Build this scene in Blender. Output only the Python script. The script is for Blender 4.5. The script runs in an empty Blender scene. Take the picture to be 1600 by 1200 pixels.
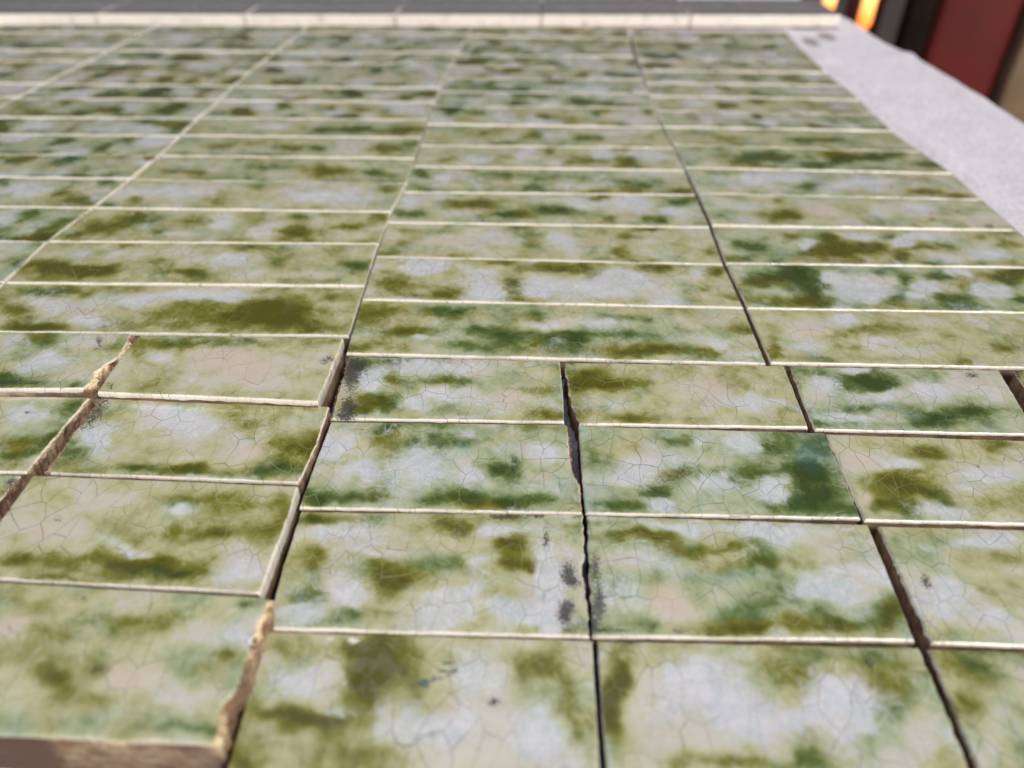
import bpy, bmesh, math, random
from mathutils import Vector, Matrix, noise, geometry

S = bpy.context.scene
# ------------------------------------------------------------------ camera
cam_data = bpy.data.cameras.new('camera')
cam = bpy.data.objects.new('camera', cam_data)
S.collection.objects.link(cam)
cam_data.sensor_width = 36.0
cam_data.lens = 1180.0 / 1600.0 * 36.0
cam_data.clip_start = 0.01
cam_data.clip_end = 60.0
RM = [[0.9989259, -0.0388243, 0.0252911], [0.0434723, 0.5963854, -0.8015202], [0.0160352, 0.8017588, 0.5974326]]
cam.matrix_world = Matrix(((RM[0][0], RM[0][1], RM[0][2], 0.0),
                           (RM[1][0], RM[1][1], RM[1][2], 0.0),
                           (RM[2][0], RM[2][1], RM[2][2], 0.16550),
                           (0, 0, 0, 1)))
cam_data.dof.use_dof = True
cam_data.dof.focus_distance = 0.245
cam_data.dof.aperture_fstop = 7.6
S.camera = cam
# ------------------------------------------------------------------ light
SUN_EL, SUN_AZ = 44.0, 136.0        # azimuth clockwise from +Y (away from the camera)
world = bpy.data.worlds.new('World')
S.world = world
world.use_nodes = True
wn = world.node_tree
bg = wn.nodes['Background']
sky = wn.nodes.new('ShaderNodeTexSky')
sky.sky_type = 'NISHITA'
sky.sun_disc = False
sky.sun_elevation = math.radians(SUN_EL)
sky.sun_rotation = math.radians(SUN_AZ)
sky.air_density = 1.0
sky.dust_density = 4.0
sky.ozone_density = 1.0
# made-up broken cloud, added to the sky to vary the glaze reflections
wtc = wn.nodes.new('ShaderNodeTexCoord')
wno = wn.nodes.new('ShaderNodeTexNoise')
wno.inputs['Scale'].default_value = 3.2
wno.inputs['Detail'].default_value = 4.0
wno.inputs['Roughness'].default_value = 0.55
wn.links.new(wtc.outputs['Generated'], wno.inputs['Vector'])
wmr = wn.nodes.new('ShaderNodeMapRange')
wmr.interpolation_type = 'SMOOTHSTEP'
wmr.inputs[1].default_value = 0.44
wmr.inputs[2].default_value = 0.60
wmr.inputs[4].default_value = 0.85
wn.links.new(wno.outputs[0], wmr.inputs[0])
wmx = wn.nodes.new('ShaderNodeMix')
wmx.data_type = 'RGBA'
wn.links.new(wmr.outputs[0], wmx.inputs[0])
wn.links.new(sky.outputs[0], wmx.inputs[6])
wmx.inputs[7].default_value = (9.5, 9.6, 10.2, 1.0)
wn.links.new(wmx.outputs[2], bg.inputs[0])
bg.inputs[1].default_value = 0.112
sun_data = bpy.data.lights.new('sun', 'SUN')
sun_data.energy = 2.5
sun_data.angle = math.radians(14.0)
sun_data.color = (1.0, 0.93, 0.84)
sun = bpy.data.objects.new('sun', sun_data)
S.collection.objects.link(sun)
a, e = math.radians(SUN_AZ), math.radians(SUN_EL)
sd = Vector((math.sin(a) * math.cos(e), math.cos(a) * math.cos(e), math.sin(e)))
sun.rotation_euler = sd.to_track_quat('Z', 'Y').to_euler()
S.view_settings.view_transform = 'Standard'
S.view_settings.look = 'None'
S.view_settings.exposure = 0.0
S.view_settings.gamma = 1.0
S.view_settings.use_curve_mapping = False
S.render.engine = 'CYCLES'

# ------------------------------------------------------------------ node helpers
class NT:
    def __init__(self, name):
        self.m = bpy.data.materials.new(name)
        self.m.use_nodes = True
        self.t = self.m.node_tree
        self.p = self.t.nodes['Principled BSDF']
    def n(self, kind, **kw):
        nd = self.t.nodes.new(kind)
        for k, v in kw.items():
            setattr(nd, k, v)
        return nd
    def set(self, sock, v):
        if isinstance(v, bpy.types.NodeSocket):
            self.t.links.new(v, sock)
        elif v is not None:
            sock.default_value = v
    def math(self, op, a, b=None, c=None, clamp=False):
        nd = self.n('ShaderNodeMath', operation=op, use_clamp=clamp)
        self.set(nd.inputs[0], a)
        if b is not None: self.set(nd.inputs[1], b)
        if c is not None: self.set(nd.inputs[2], c)
        return nd.outputs[0]
    def vmath(self, op, a, b=None):
        nd = self.n('ShaderNodeVectorMath', operation=op)
        self.set(nd.inputs[0], a)
        if b is not None: self.set(nd.inputs[1], b)
        return nd.outputs[0]
    def mix(self, f, a, b, mode='MIX'):
        nd = self.n('ShaderNodeMix', data_type='RGBA', blend_type=mode)
        self.set(nd.inputs[0], f)
        self.set(nd.inputs[6], a if isinstance(a, bpy.types.NodeSocket) else (*a, 1.0))
        self.set(nd.inputs[7], b if isinstance(b, bpy.types.NodeSocket) else (*b, 1.0))
        return nd.outputs[2]
    def noise(self, vec, scale, detail=3.0, rough=0.5, dist=0.0, color=False):
        nd = self.n('ShaderNodeTexNoise')
        self.set(nd.inputs['Vector'], vec)
        nd.inputs['Scale'].default_value = scale
        nd.inputs['Detail'].default_value = detail
        nd.inputs['Roughness'].default_value = rough
        nd.inputs['Distortion'].default_value = dist
        return nd.outputs[1 if color else 0]
    def ss(self, x, lo, hi):
        nd = self.n('ShaderNodeMapRange', interpolation_type='SMOOTHSTEP')
        self.set(nd.inputs[0], x)
        nd.inputs[1].default_value = lo
        nd.inputs[2].default_value = hi
        return nd.outputs[0]
    def attr(self, name):
        nd = self.n('ShaderNodeAttribute', attribute_name=name)
        sp = self.n('ShaderNodeSeparateColor')
        self.t.links.new(nd.outputs['Color'], sp.inputs[0])
        return sp.outputs[0], sp.outputs[1], sp.outputs[2]
    def bump(self, h, strength, dist, normal=None):
        nd = self.n('ShaderNodeBump')
        nd.inputs['Strength'].default_value = strength
        nd.inputs['Distance'].default_value = dist
        self.set(nd.inputs['Height'], h)
        if normal is not None: self.set(nd.inputs['Normal'], normal)
        return nd.outputs[0]
    def objvec(self, k=7.0):
        tc = self.n('ShaderNodeTexCoord')
        oi = self.n('ShaderNodeObjectInfo')
        r = self.math('MULTIPLY', oi.outputs['Random'], k)
        cb = self.n('ShaderNodeCombineXYZ')
        self.set(cb.inputs[0], r); self.set(cb.inputs[1], self.math('MULTIPLY', r, 1.7)); self.set(cb.inputs[2], r)
        return self.vmath('ADD', tc.outputs['Object'], cb.outputs[0]), oi.outputs['Random']
    def scale(self, v, s):
        return self.vmath('MULTIPLY', v, s)


# ------------------------------------------------------------------ glaze
def glaze_material(name, dark=False):
    t = NT(name)
    v, rnd = t.objvec()
    G, Hu, Wv = t.attr('pattern')       # green density, olive to teal, pale veil
    Dt, Pk, Ik = t.attr('marks')        # dirt, beige, blue ink
    # wisps: fine, warped, stretched noise that frays the borders between colours
    wc = t.noise(v, 90.0, 2.0, 0.5, color=True)
    vw = t.vmath('ADD', v, t.scale(t.vmath('SUBTRACT', wc, (0.5, 0.5, 0.5)), (0.010, 0.010, 0.0)))
    fine = t.noise(vw, 420.0, 5.0, 0.62, 0.6)
    mid = t.noise(vw, 150.0, 3.0, 0.55, 0.8)
    g = t.math('ADD', G, t.math('ADD', t.math('MULTIPLY', t.math('SUBTRACT', fine, 0.5), 0.66),
                                 t.math('MULTIPLY', t.math('SUBTRACT', mid, 0.5), 0.45)))
    # pale marbled threads
    rd = t.math('ABSOLUTE', t.math('SUBTRACT', t.noise(vw, 130.0, 4.0, 0.6, 2.2), 0.5))
    thread = t.math('MULTIPLY', t.math('SUBTRACT', 1.0, t.ss(rd, 0.0, 0.045)), t.ss(t.noise(v, 70.0, 2.0), 0.45, 0.62))
    g = t.math('SUBTRACT', g, t.math('MULTIPLY', thread, 0.16))
    hue = t.math('ADD', Hu, t.math('MULTIPLY', t.math('SUBTRACT', t.noise(v, 110.0, 3.0), 0.5), 0.9))
    ho = t.ss(hue, 0.20, 0.55); ht = t.ss(hue, 0.62, 1.0)
    cream = (0.52, 0.50, 0.43)
    pale = t.mix(ht, t.mix(ho, (0.44, 0.43, 0.25), (0.37, 0.415, 0.26)), (0.37, 0.44, 0.37))
    med = t.mix(ht, t.mix(ho, (0.190, 0.193, 0.030), (0.105, 0.160, 0.042)), (0.100, 0.185, 0.120))
    deep = t.mix(ht, t.mix(ho, (0.082, 0.080, 0.007), (0.034, 0.062, 0.012)), (0.030, 0.078, 0.045))
    c = t.mix(t.ss(g, -0.10, 0.34), cream, pale)
    c = t.mix(t.ss(g, 0.23, 0.90), c, med)
    c = t.mix(t.ss(g, 0.62, 1.28), c, deep)
    # pink-beige body showing through thin glaze
    c = t.mix(t.math('MULTIPLY', t.ss(Pk, 0.15, 0.8), 0.75), c, (0.54, 0.455, 0.375))
    # pale bluish veil with ragged, wispy outline
    wv = t.math('ADD', Wv, t.math('MULTIPLY', t.math('SUBTRACT', t.noise(vw, 330.0, 5.0, 0.7, 1.2), 0.5), 1.35))
    veil = t.math('MULTIPLY', t.ss(wv, 0.30, 0.85), t.ss(Wv, 0.02, 0.3))
    c = t.mix(t.math('MULTIPLY', veil, 0.82), c, t.mix(t.ss(fine, 0.35, 0.65), (0.47, 0.53, 0.57), (0.62, 0.61, 0.66)))
    rd2 = t.math('ABSOLUTE', t.math('SUBTRACT', t.noise(vw, 240.0, 5.0, 0.65, 2.6), 0.5))
    th2 = t.math('MULTIPLY', t.math('SUBTRACT', 1.0, t.ss(rd2, 0.0, 0.05)), t.math('MULTIPLY', t.ss(Wv, 0.15, 0.5), t.ss(t.noise(v, 85.0, 2.0), 0.42, 0.6)))
    c = t.mix(t.math('MULTIPLY', th2, 0.55), c, t.mix(ho, (0.36, 0.37, 0.22), (0.30, 0.41, 0.34)))
    # rubbed edges: glaze runs thin over the rim
    ea = t.n('ShaderNodeAttribute', attribute_name='rim').outputs['Fac']
    rimn = t.math('ADD', ea, t.math('ADD', t.math('MULTIPLY', t.math('SUBTRACT', t.noise(v, 700.0, 3.0), 0.5), 0.55), t.math('MULTIPLY', t.math('SUBTRACT', t.noise(v, 75.0, 2.0), 0.52), 1.3)))
    c = t.mix(t.math('MULTIPLY', t.ss(rimn, 0.28, 0.92), 0.95), c, (0.83, 0.775, 0.69))
    # crackle
    cw = t.vmath('ADD', v, t.scale(t.vmath('SUBTRACT', t.noise(v, 75.0, 1.0, 0.4, color=True), (0.5, 0.5, 0.5)), (0.0070, 0.0070, 0.0)))
    vo = t.n('ShaderNodeTexVoronoi', feature='DISTANCE_TO_EDGE', voronoi_dimensions='2D')
    t.set(vo.inputs['Vector'], t.scale(cw, (1.0, 0.62, 1.0)))
    vo.inputs['Scale'].default_value = 172.0
    vo2 = t.n('ShaderNodeTexVoronoi', feature='DISTANCE_TO_EDGE', voronoi_dimensions='2D')
    t.set(vo2.inputs['Vector'], t.scale(cw, (1.0, 0.8, 1.0)))
    vo2.inputs['Scale'].default_value = 330.0
    l1 = t.math('SUBTRACT', 1.0, t.ss(vo.outputs['Distance'], 0.002, 0.019))
    l2 = t.math('SUBTRACT', 1.0, t.ss(vo2.outputs['Distance'], 0.006, 0.034))
    k1 = t.ss(t.noise(v, 34.0, 2.0), 0.28, 0.52)
    k2 = t.math('MULTIPLY', t.ss(t.noise(t.vmath('ADD', v, (3.1, 0, 0)), 60.0, 2.0), 0.50, 0.68), 0.7)
    lines = t.math('MAXIMUM', t.math('MULTIPLY', l1, k1), t.math('MULTIPLY', l2, k2))
    amt = t.math('MULTIPLY', lines, t.math('MULTIPLY', t.ss(t.noise(v, 60.0, 2.0), 0.30, 0.58), t.math('ADD', 0.75, t.math('MULTIPLY', rnd, 0.25))))
    lightc = t.math('MULTIPLY', t.ss(g, 0.35, 0.8), t.ss(t.noise(v, 30.0, 1.0), 0.45, 0.55))
    c = t.mix(amt, c, t.mix(lightc, t.mix(0.88, c, (0.05, 0.048, 0.042)), t.mix(0.5, c, (0.55, 0.50, 0.22))))
    # specks, iron spots
    sp = t.n('ShaderNodeTexVoronoi', feature='F1')
    t.set(sp.inputs['Vector'], v); sp.inputs['Scale'].default_value = 95.0
    spn = t.math('SUBTRACT', 1.0, t.ss(t.math('ADD', sp.outputs['Distance'], t.math('MULTIPLY', t.noise(v, 900.0, 2.0), 0.08)), 0.065, 0.10))
    spc = t.n('ShaderNodeSeparateColor'); t.t.links.new(sp.outputs['Color'], spc.inputs[0])
    spn = t.math('MULTIPLY', spn, t.math('GREATER_THAN', spc.outputs[0], 0.90))
    c = t.mix(t.math('MULTIPLY', spn, 0.6), c, (0.10, 0.075, 0.05))
    # dirt, stains, ink
    dn = t.math('ADD', Dt, t.math('MULTIPLY', t.math('SUBTRACT', t.noise(v, 1500.0, 4.0, 0.8), 0.5), 4.5))
    dirt = t.math('MULTIPLY', t.ss(dn, 0.28, 0.80), t.ss(Dt, 0.02, 0.25))
    c = t.mix(t.math('MULTIPLY', dirt, 0.9), c, (0.030, 0.027, 0.027))
    inn = t.math('ADD', Ik, t.math('MULTIPLY', t.math('SUBTRACT', t.noise(t.scale(v, (1.0, 3.0, 1.0)), 600.0, 3.0, 0.7), 0.5), 2.0))
    c = t.mix(t.math('MULTIPLY', t.math('MULTIPLY', t.ss(inn, 0.45, 0.8), t.ss(Ik, 0.05, 0.3)), 0.85), c, (0.03, 0.075, 0.10))
    if dark:
        c = t.mix(t.math('SUBTRACT', 1.0, t.ss(rimn, 0.38, 0.8)), c, t.mix(mid, (0.20, 0.20, 0.205), (0.33, 0.315, 0.32)))
    t.set(t.p.inputs['Base Color'], c)
    dull = t.math('MAXIMUM', dirt, t.math('MULTIPLY', veil, 0.22))
    rough = t.math('ADD', 0.13, t.math('MULTIPLY', dull, 0.45))
    rough = t.math('ADD', rough, t.math('MULTIPLY', t.ss(t.noise(v, 45.0, 3.0), 0.4, 0.75), 0.10))
    t.set(t.p.inputs['Roughness'], rough)
    t.p.inputs['IOR'].default_value = 1.52
    t.p.inputs['Coat Weight'].default_value = 0.75
    t.p.inputs['Coat Roughness'].default_value = 0.04
    t.set(t.p.inputs['Coat Normal'], t.bump(t.noise(v, 55.0, 3.0, 0.45, 0.8), 0.75, 0.0026))
    b = t.bump(t.noise(v, 60.0, 2.0, 0.4), 0.45, 0.0020)
    b = t.bump(t.noise(vw, 350.0, 3.0, 0.6, 1.0), 0.30, 0.00022, b)
    b = t.bump(lines, 0.55, -0.00010, b)
    t.set(t.p.inputs['Normal'], b)
    t.p.inputs['Subsurface Weight'].default_value = 0.0
    return t.m

def body_material():
    t = NT('fired_clay')
    v, rnd = t.objvec()
    n1 = t.noise(v, 180.0, 5.0, 0.65)
    n2 = t.noise(v, 130.0, 4.0, 0.65)
    a = t.n('ShaderNodeAttribute', attribute_name='chip').outputs['Fac']
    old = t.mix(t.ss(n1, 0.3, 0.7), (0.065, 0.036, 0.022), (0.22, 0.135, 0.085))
    fresh = t.mix(t.ss(n2, 0.35, 0.62), (0.22, 0.11, 0.05), (0.88, 0.72, 0.46))
    fresh = t.mix(t.ss(n1, 0.56, 0.68), fresh, (0.05, 0.032, 0.02))
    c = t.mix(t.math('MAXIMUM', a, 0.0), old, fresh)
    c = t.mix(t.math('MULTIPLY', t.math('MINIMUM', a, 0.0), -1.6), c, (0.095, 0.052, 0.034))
    t.set(t.p.inputs['Base Color'], c)
    t.p.inputs['Roughness'].default_value = 0.85
    t.set(t.p.inputs['Normal'], t.bump(t.noise(v, 500.0, 4.0, 0.7), 0.8, 0.0005))
    return t.m

GLAZE = glaze_material('mottled_glaze')
DARK_GLAZE = glaze_material('dark_glaze', True)
CLAY = body_material()

# ------------------------------------------------------------------ object helpers
def link(o, parent=None):
    S.collection.objects.link(o)
    if parent is not None: o.parent = parent
    return o
def thing(name, label, cat, loc=(0, 0, 0), group=None):
    o = bpy.data.objects.new(name, None)
    o.location = loc; o.empty_display_size = 0.02
    o['label'] = label; o['category'] = cat
    if group: o['group'] = group
    return link(o)
def mesh_obj(name, verts, faces, mat, parent=None, smooth=True, attrs=None):
    me = bpy.data.meshes.new(name)
    me.from_pydata(verts, [], faces)
    me.materials.append(mat)
    if smooth:
        me.polygons.foreach_set('use_smooth', [True] * len(me.polygons))
    for k, vals in (attrs or {}).items():
        if isinstance(vals[0], (tuple, list)):
            at = me.attributes.new(k, 'FLOAT_COLOR', 'POINT')
            flat = []
            for q in vals: flat += [q[0], q[1], q[2], 1.0]
            at.data.foreach_set('color', flat)
        else:
            at = me.attributes.new(k, 'FLOAT', 'POINT')
            at.data.foreach_set('value', vals)
    me.update()
    return link(bpy.data.objects.new(name, me), parent)

def poly_at(P, t):
    """point on a polyline whose parameter is the share of its total depth"""
    y0, y1 = P[0][1], P[-1][1]
    y = y0 + (y1 - y0) * t
    for i in range(len(P) - 1):
        a, b = P[i], P[i + 1]
        if y <= a[1] + 1e-9 and y >= b[1] - 1e-9:
            f = (a[1] - y) / max(1e-6, a[1] - b[1])
            return Vector((a[0] + (b[0] - a[0]) * f, y))
    return Vector(P[-1])

def stops(length, step, rim):
    """distances across a span, close together near both ends"""
    r = [0.0, 0.22 * rim, 0.5 * rim, 0.8 * rim, 1.25 * rim]
    n = max(2, int((length - 2.5 * rim) / step))
    m = [1.25 * rim + (length - 2.5 * rim) * i / n for i in range(1, n)]
    return r + m + [length - q for q in reversed(r)]

def fbm(x, y, s, k):
    return noise.fractal(Vector((x * s, y * s, k)), 1.0, 2.0, 3)

def add_blobs(B, x, y):
    r = 0.0
    for b in B:
        dx, dy = x - b[0], y - b[1]
        if abs(dx) > 70 or abs(dy) > 45: continue
        det = b[2] * b[5] - b[3] * b[4]
        if abs(det) < 1e-6: continue
        u = (dx * b[5] - dy * b[4]) / det
        w = (dy * b[2] - dx * b[3]) / det
        d = u * u + w * w
        if d < 5.5: r += b[6] * math.exp(-0.80 * d)
    return r

def make_tile(label, group, centre, Lp, Rp, zoff, rough, inset, B, D, I, seed, step, mat=None, base_top=10.0, skirt=3.4, base_z=0.4, green=0.37, near_raw=False, chip_k=1.0, tone=None):
    rng = random.Random(seed)
    top = base_top + zoff
    t = thing('glazed_tile', label, 'tile', (centre[0] / 1000, centre[1] / 1000, 0), group)
    width = (Rp[0][0] + Rp[-1][0] - Lp[0][0] - Lp[-1][0]) / 2
    depth = (Lp[0][1] + Rp[0][1] - Lp[-1][1] - Rp[-1][1]) / 2
    rim = 0.55 if step < 1 else 0.62
    rw = .8 if step < 1 else (.95 if step < 1.9 else (1.8 if step < 2.5 else 2.6))
    us = [q / width for q in stops(width, step, rim)]
    vs = [q / depth for q in stops(depth, step, rim)]
    tx, ty = rng.uniform(-.0022, .0022), rng.uniform(-.004, .004)
    k = seed * 3.71 % 97
    def wob(s, amp, kk):
        return amp * (noise.noise(Vector((s * 0.35, kk, 0))) + 0.6 * noise.noise(Vector((s * 1.1, kk, 4.0))))
    greens = [b for b in B if b[7] in 'ogt']
    whites = [b for b in B if b[7] in 'wb']
    pinks = [b for b in B if b[7] == 'p']
    near = bool(B)
    chips = [b for b in I if b[6] > 5]; I = [b for b in I if b[6] < 5]
    chips = [(*b[:6], 1.0) for b in chips]
    if not near:                    # unnamed mottling of the tiles far back: spots of its own for each tile
        cols = 'oogg' if rng.random() < .6 else 'ggto'
        for _ in range(rng.randint(15, 22)):
            greens.append((rng.uniform(-.5, .5) * width, rng.uniform(-.5, .5) * depth, rng.uniform(3, 7), 0, rng.uniform(-2, 2),
                           rng.uniform(4, 9), rng.uniform(.35, 1.0), rng.choice(cols)))
        for _ in range(rng.randint(5, 9)):
            whites.append((rng.uniform(-.5, .5) * width, rng.uniform(-.5, .5) * depth, rng.uniform(5, 10), 0, 0, rng.uniform(4, 9), rng.uniform(.3, .75), 'w'))
        if tone is None: tone = (rng.uniform(.15, .75), rng.uniform(-.08, .10), rng.uniform(-.08, .12))
        if rng.random() < .5:
            pinks.append((rng.uniform(-.5, .5) * width, 0, 18, 0, 0, 12, .5, 'p'))
    if tone is None: tone = (.4, 0, 0)
    green += tone[1]
    verts, pat, marks, rimv = [], [], [], []
    for v in vs:
        Lv, Rv = poly_at(Lp, v), poly_at(Rp, v)
        Lx = Lv.x + wob(Lv.y, rough[0], k); Rx = Rv.x + wob(Rv.y, rough[1], k + 9)
        for u in us:
            x = Lx + (Rx - Lx) * u
            y = Lv.y + (Rv.y - Lv.y) * u
            y += wob(x * .5, 0.12, k + 20) * (1 if v < .5 else -1)
            du = min(u, 1 - u) * width; dv = min(v, 1 - v) * depth
            a = max(0.0, rim - du); b = max(0.0, rim - dv)
            h = min(rim, math.hypot(a, b))
            z = top - (rim - math.sqrt(max(0.0, rim * rim - h * h)))
            z += x * tx + y * ty + 0.16 * fbm(x, y, 0.055, k)
            verts.append((x / 1000, y / 1000, z / 1000))
            # pattern
            wx = x + 4.0 * fbm(x, y, .05, k + 31) + 2.2 * fbm(x, y, .19, k + 33)
            wy = y + 2.6 * fbm(x, y, .05, k + 41) + 1.5 * fbm(x, y, .19, k + 43)
            n0 = fbm(x * .95, y * 1.0, .085, k + 50)
            n1 = fbm(wx, wy, .17, k + 52)
            g = green + 0.46 * n0 + 0.22 * n1
            gs = add_blobs(greens, wx, wy)
            ws = add_blobs(whites, wx, wy)
            ps = add_blobs(pinks, wx, wy)
            g = g * (0.85 if near else 0.9) + gs * 0.80 - 0.80 * ws - 0.55 * ps
            pool = math.exp(-((((1 - v) * depth) - 3.2) / 2.2) ** 2) * (.30 + .7 * fbm(x, 3, .06, k + 90))
            if pool > 0: g += .42 * pool
            ho = add_blobs([q for q in greens if q[7] == 'o'], wx, wy)
            hg = add_blobs([q for q in greens if q[7] == 'g'], wx, wy)
            ht = add_blobs([q for q in greens if q[7] == 't'], wx, wy)
            hb = add_blobs([q for q in whites if q[7] == 'b'], wx, wy)
            hn = tone[0] + 0.45 * fbm(x, y, .06, k + 60)
            hue = (ho * 0.12 + hg * 0.55 + ht * 1.0 + hb * 0.8 + 0.40 * hn) / (ho + hg + ht + hb + 0.40)
            veil = ws * 0.95 + tone[2] + (0.5 * fbm(wx, wy, .09, k + 70) + (0.12 if near else 0.24)) * (1 - min(1, gs * .8))
            pat.append((g, hue, max(0.0, veil)))
            marks.append((add_blobs(D, x, y) if D else 0.0, max(0.0, ps + 0.25 * fbm(x, y, .05, k + 80)), add_blobs(I, x, y) if I else 0.0))
            q = 0.0
            fr = (1 - v) * depth; fa = v * depth
            q = max(q, 1 - fr / rw, 0.7 - fa / .8, 0.85 - du / (.75 * rw))
            if near_raw: q = min(q, .3)
            q = max(q, add_blobs(chips, x, y)) if chips else q
            rimv.append(max(0.0, q))
    nu, nv = len(us), len(vs)
    faces = [(j * nu + i, (j + 1) * nu + i, (j + 1) * nu + i + 1, j * nu + i + 1) for j in range(nv - 1) for i in range(nu - 1)]
    # the skirt of glaze that runs down the sides (short where the side is a cut or broken one)
    ring = [(i, 0, 'f') for i in range(nu)] + [(nu - 1, j, 'r') for j in range(1, nv)] + [(i, nv - 1, 'n') for i in range(nu - 2, -1, -1)] + [(0, j, 'l') for j in range(nv - 2, 0, -1)]
    idx = [j * nu + i for i, j, s in ring]
    drop = {'f': 1.0, 'n': .3 if near_raw else skirt, 'l': 0.5 if inset[0] or rough[0] > .18 else skirt, 'r': 0.6 if inset[1] or rough[1] > .28 else max(skirt, 2.6) + 1.4}
    prev = idx
    for st in (0.33, 1.0):
        new = []
        for q, (i, j, s) in zip(idx, ring):
            x, y, z = verts[q]
            d = (drop[s] * st + (0.45 * min(1, drop[s]) * noise.noise(Vector((x * 300, y * 300, k))) if st == 1.0 else 0)) / 1000
            new.append(len(verts))
            verts.append((x, y, z - d)); pat.append((0.0, .3, 0.0)); marks.append((0.0, 0.35 + .6 * st, 0.0)); rimv.append(0.95 if st < .5 or drop[s] > 5 else .45)
        m = len(idx)
        faces += [(prev[a], prev[(a + 1) % m], new[(a + 1) % m], new[a]) for a in range(m)]
        prev = new
    gl = mesh_obj('glaze', verts, faces, mat or GLAZE, t, True, {'pattern': pat, 'marks': marks, 'rim': rimv})
    # clay body under it
    bv, chip = [], []
    out = []
    nn = 26 if step < 2 else 8
    for i in range(nn + 1): out.append((i / nn, 0))
    for i in range(1, nn * 2 + 1): out.append((1, i / (nn * 2)))
    for i in range(nn - 1, -1, -1): out.append((i / nn, 1))
    for i in range(nn * 2 - 1, 0, -1): out.append((0, i / (nn * 2)))
    levels = (0.72, 1.3, 3.2, top - base_z)
    for li, dz in enumerate(levels):
        for (u, v) in out:
            Lv, Rv = poly_at(Lp, v), poly_at(Rp, v)
            jl = (0.35 * noise.noise(Vector((v * 19, k, li * .8))) + .22 * noise.noise(Vector((v * 61, k, li * .8)))) * (1 + 2 * min(1, inset[0]))
            jr = (0.35 * noise.noise(Vector((v * 21, k + 5, li * .8))) + .25 * noise.noise(Vector((v * 63, k + 5, li * .8)))) * (1 + 2 * min(1, inset[1]))
            sl = (1.0, 1.15, 1.0, .8)[li]
            Lx = Lv.x + wob(Lv.y, rough[0], k) + 0.30 - (inset[0] * sl * (.45 + max(0, .55 + .9 * noise.noise(Vector((v * 5, k, 1))))) + jl if inset[0] else 0)
            Rx = Rv.x + wob(Rv.y, rough[1], k + 9) - 0.30 + (inset[1] * sl * (.45 + max(0, .55 + .9 * noise.noise(Vector((v * 5, k, 7))))) + jr if inset[1] else 0)
            x = Lx + (Rx - Lx) * u
            y = Lv.y + (Rv.y - Lv.y) * u + (0.35 - 0.7 * (1 - v)) * 1.0
            z = top - dz + x * tx + y * ty
            if li == 0: z += 0.35 * noise.noise(Vector((x * .9, y * .9, k))) * (1 if (inset[0] and u == 0) or (inset[1] and u == 1) else .2)
            if li == len(levels) - 1: z = base_z
            bv.append((x / 1000, y / 1000, z / 1000))
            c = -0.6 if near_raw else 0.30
            jit = 0
            if inset[1] and u > .5: c = (1.0, .8, .35, .1)[li]
            if inset[0] and u < .5: c = (.45, .3, .1, .05)[li]
            chip.append(c * chip_k * (.1 + 1.1 * max(0, .5 + noise.noise(Vector((x * .14, y * .14, k))))) if c > .2 else c)
    m = len(out)
    bf = []
    for li in range(len(levels) - 1):
        o0, o1 = li * m, (li + 1) * m
        bf += [(o0 + a, o0 + (a + 1) % m, o1 + (a + 1) % m, o1 + a) for a in range(m)]
    # top cap as strips between the two sides
    def ix(u_side, i):
        if u_side == 1: return nn + i if i else nn
        if i == 0: return 0
        if i == nn * 2: return nn + nn * 2 + nn
        return m - i
    for i in range(nn * 2):
        bf.append((ix(0, i), ix(0, i + 1), ix(1, i + 1), ix(1, i)))
    mesh_obj('clay_body', bv, bf, CLAY, t, False, {'chip': chip})
    return t

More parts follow.
